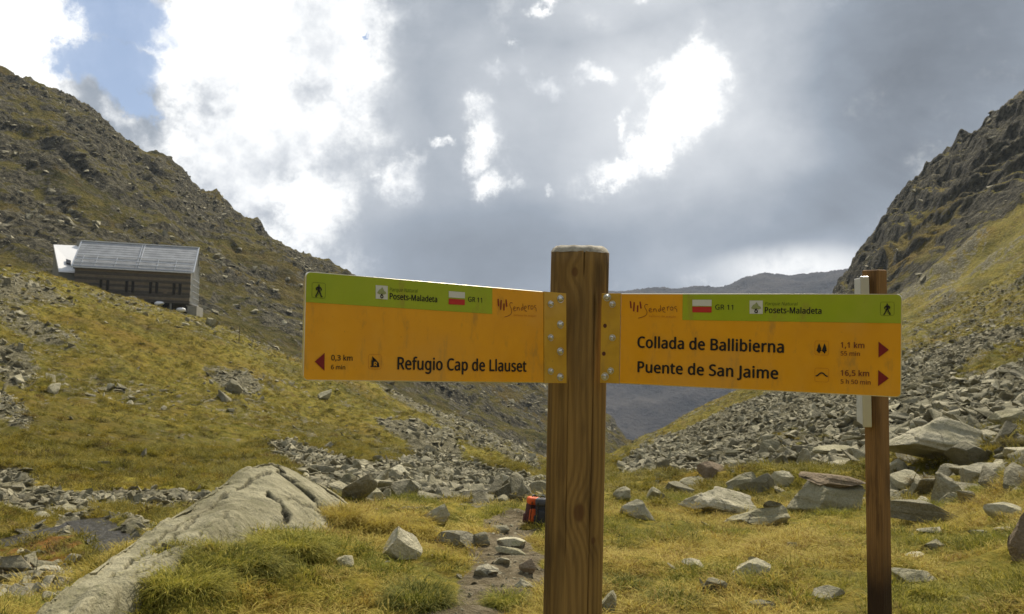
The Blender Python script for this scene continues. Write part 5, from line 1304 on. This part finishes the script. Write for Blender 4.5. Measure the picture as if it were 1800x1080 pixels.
def build_sign(left):
    if left:
        s = Sign((-.09704, 1.29563, -.03849), (.82485, .56233, -.05838), (-.56535, .82074, -.08229), (.00164, .10088, .9949), .45383, 'yellow-orange sign pointing left with Refugio Cap de Llauset in black')
        sg = 1
    else:
        s = Sign((.35724, 1.33531, -.05397), (.90384, -.42778, -.00871), (.42731, .90351, -.0327), (.02186, .02584, .99943), .45952, 'yellow-orange sign pointing right listing Collada de Ballibierna and Puente de San Jaime')
        sg = -1
    W2, H2 = s.W / 2, .075
    jn = s.uv(956, 590)[0] if left else s.uv(1090, 590)[0]
    # printed panel: folded metal tray, rounded outer corners
    if left: pts = rrect(-W2, jn - .0006, -H2, H2, .007, (0, 1, 1, 0))
    else: pts = rrect(jn + .0006, W2, -H2, H2, .007, (1, 0, 0, 1))
    plate('panel', pts, .0002, .0055, M_EDGE, s.root, .0015)
    ins = .0011
    if left: fp = rrect(-W2 + ins, jn - .0008, -H2 + ins, H2 - ins, .006, (0, 1, 1, 0))
    else: fp = rrect(jn + .0008, W2 - ins, -H2 + ins, H2 - ins, .006, (1, 0, 0, 1))
    s.poly('orange_face', fp, M_OR, 0.0, px=False)
    # bracket
    if left: bp = rrect(jn, W2, -H2, H2, .001, (0, 0, 0, 0))
    else: bp = rrect(-W2, jn, -H2, H2, .001, (0, 0, 0, 0))
    br = plate('bracket', bp, -.0012, .0022, M_YEL, s.root, .0004)
    bl = [(967, 535), (967, 594), (967, 653), (984, 526), (984, 571), (984, 618), (984, 663)] if left else [(1068, 523), (1077, 535), (1077, 594), (1074, 652), (1064, 662)]
    for k, (x, y) in enumerate(bl):
        u, v = s.uv(x, y); bolt(br, u, v, -.0012, .0050 if x in (984, 1068, 1064) else .0043)
    if not left:
        for x, y in ((1064, 573), (1062, 622)):
            u, v = s.uv(x, y)
            o = s.polys('bolt_hole', [[(u + .0032 * math.cos(a), v + .0036 * math.sin(a)) for a in np.linspace(0, 6.283, 15)[:-1]]], M_RUST, 3.2, br)
    # green band
    gz = H2 - .285 * .15
    if left:
        gu = s.uv(865, 530)[0]; gp = rrect(-W2 + ins, gu, gz, H2 - ins, .006, (0, 1, 0, 0))
    else:
        gu = s.uv(1200, 540)[0]; gp = rrect(gu, W2 - ins, gz, H2 - ins, .006, (1, 0, 0, 0))
    s.poly('green_band', gp, M_GRN, 1, px=False)
    if left:
        s.text('Refugio Cap de Llauset', (698.7, 649.4), (924.5, 653.6), 21.2, M_BLK, .022)
        s.text('0,3 km', (582, 633.6), (619, 634.4), 9.2, M_BLK, .016)
        s.text('6 min', (581.6, 649.3), (606.2, 649.9), 7.6, M_BLK, .01)
        s.poly('arrow', [(552.9, 635.9), (570.2, 620.7), (569.9, 652.2)], M_MAR, 2)
        fr, (uL, uR, vB, vT) = s.icon_frame((647.4, 623.2, 669.6, 649.3, .3), 'refuge_symbol', M_LBR)
        w_, h_ = uR - uL, vT - vB; P = lambda x, y: (uL + x * w_, vB + y * h_)
        s.polys('hut_figure', [[P(.15, .14), P(.85, .14), P(.83, .22), P(.74, .22), P(.74, .42), P(.80, .42), P(.54, .66), P(.40, .56), P(.40, .60), P(.32, .60), P(.31, .85), P(.28, .85), P(.28, .60), P(.21, .58), P(.24, .22), P(.15, .22)]], M_BLK, 3, fr)
        u0 = P(.37, .2); 
        s.polys('letter_figure', s.stroke([P(.42, .20), P(.42, .46)], w_ * .06) + s.stroke([P(.42, .46), P(.58, .45), P(.60, .38), P(.55, .33), P(.43, .33)], w_ * .06) + s.stroke([P(.5, .33), P(.61, .20)], w_ * .06), M_OR, 4, fr)
        hiker(s, (547.9, 497.2, 571.6, 524.4, .6), False, M_BLK, M_DGR)
        park(s, [(659.9, 501.5), (681, 503.2), (680.9, 527), (659.9, 525.3)], M_GRY)
        s.text('Parque Natural', (684.3, 512.4), (734, 515.0), 6.5, M_DGR, 0, shear=.2)
        s.text('Posets-Maladeta', (684.7, 526), (767.8, 531.7), 10.3, M_BLK, .022)
        s.poly('white_mark', [(788.3, 512.0), (816.7, 514.3), (816.6, 524.9), (788.2, 523.0)], M_PWH, 2)
        s.poly('red_mark', [(788.2, 525.3), (816.6, 527.2), (816.4, 536.8), (788.1, 535.2)], M_RED, 2)
        s.text('GR 11', (822.5, 530.3), (846.7, 532.3), 8.3, M_BLK, .012)
        mp = lambda x, y: (875 + (x - 195) * 67 / 683., 526.3 + (y - 170) * 31.2 / 245. + (x - 195) * .0022)
        senderos(s, mp)
        s.text('turismo de aragón', (902.5, 555.6), (942, 557.3), 3.0, M_LBR, 0)
    else:
        s.text('Collada de Ballibierna', (1121.2, 611), (1377.3, 620.2), 18.9, M_BLK, .026)
        s.text('Puente de San Jaime', (1121.4, 654.2), (1367.3, 666.3), 18.6, M_BLK, .026)
        s.text('1,1 km', (1478, 611.3), (1519.2, 612.3), 9.6, M_BRN, .018)
        s.text('55 min', (1477.8, 625), (1511.5, 626), 7.4, M_BRN, .01)
        s.text('16,5 km', (1478, 660.4), (1527.6, 661.8), 9.6, M_BRN, .018)
        s.text('5 h 50 min', (1477.8, 674.3), (1530.2, 676.4), 7.4, M_BRN, .01)
        s.poly('arrow', [(1562.4, 615.3), (1544.3, 600.8), (1544.3, 628.9)], M_MAR, 2)
        s.poly('arrow', [(1562.4, 665.3), (1543.8, 650.8), (1543.5, 679.1)], M_MAR, 2)
        fr, (uL, uR, vB, vT) = s.icon_frame((1432.5, 599.6, 1456.7, 624.6, .3), 'forest_symbol', M_LBR)
        w_, h_ = uR - uL, vT - vB; lst = []
        for cx in (.31, .70):
            P = lambda x, y: (uL + (cx + x) * w_, vB + y * h_)
            lst.append([P(-.03, .12), P(.03, .12), P(.03, .28), P(.19, .30), P(.10, .44), P(.15, .45), P(.07, .60), P(.10, .62), P(0, .84), P(-.10, .62), P(-.07, .60), P(-.15, .45), P(-.10, .44), P(-.19, .30), P(-.03, .28)])
        s.polys('tree_figures', lst, M_BLK, 3, fr)
        fr, (uL, uR, vB, vT) = s.icon_frame((1432.5, 647.3, 1456.7, 671.8, .4), 'bridge_symbol', M_LBR)
        w_, h_ = uR - uL, vT - vB; P = lambda x, y: (uL + x * w_, vB + y * h_)
        s.polys('bridge_figure', s.stroke([P(.06, .42), P(.2, .46), P(.36, .60), P(.5, .66), P(.64, .60), P(.8, .46), P(.94, .42)], w_ * .10), M_BLK, 3, fr)
        hiker(s, (1547.6, 531.2, 1571.8, 555.0, .2), True, M_BLK, M_DGR)
        park(s, [(1317.8, 528.6), (1341, 528.8), (1341, 552.2), (1317.8, 551.8)], M_GRY)
        s.text('Parque Natural', (1344.7, 536.8), (1402.6, 537.3), 5.6, M_DGR, 0, shear=.2)
        s.text('Posets-Maladeta', (1344.6, 550.4), (1443.8, 552), 10.2, M_BLK, .02)
        s.poly('white_mark', [(1217.4, 527.2), (1251.1, 527.3), (1251.1, 538.4), (1217.3, 538.2)], M_PWH, 2)
        s.poly('red_mark', [(1217.3, 539.4), (1251.1, 539.6), (1251.1, 549.8), (1217.3, 549.4)], M_RED, 2)
        s.text('GR 11', (1257.5, 544.4), (1288.8, 544.9), 8.6, M_BLK, .010)
        mp = lambda x, y: (1085 + x / 8.372, 510 + y / 8.372)
        senderos(s, mp)
        s.text('turismo de aragón', (1141, 557.6), (1188.5, 558.8), 3.2, M_LBR, 0)
    return s
build_sign(True); build_sign(False)

# ------------------------------------------------------------------ mountain air
zlo = float(G[..., 2].min()) - 1.0; zhi = float(G[..., 2].max()) + 3.0
hm_ = bpy.data.materials.new('mountain_air'); hm_.use_nodes = True; hn = hm_.node_tree; hn.nodes.clear()
ho = hn.nodes.new('ShaderNodeOutputMaterial'); pv = hn.nodes.new('ShaderNodeVolumePrincipled')
pv.inputs['Color'].default_value = (.66, .78, 1.0, 1); pv.inputs['Density'].default_value = .00010; pv.inputs['Anisotropy'].default_value = .1
hn.links.new(pv.outputs[0], ho.inputs['Volume'])
o = bm_obj('haze', box_bm((-3400, -3400, zlo), (3400, 3400, zhi)), hm_)
tag(o, 'thin blue mountain air filling the valley', 'haze', kind='stuff')
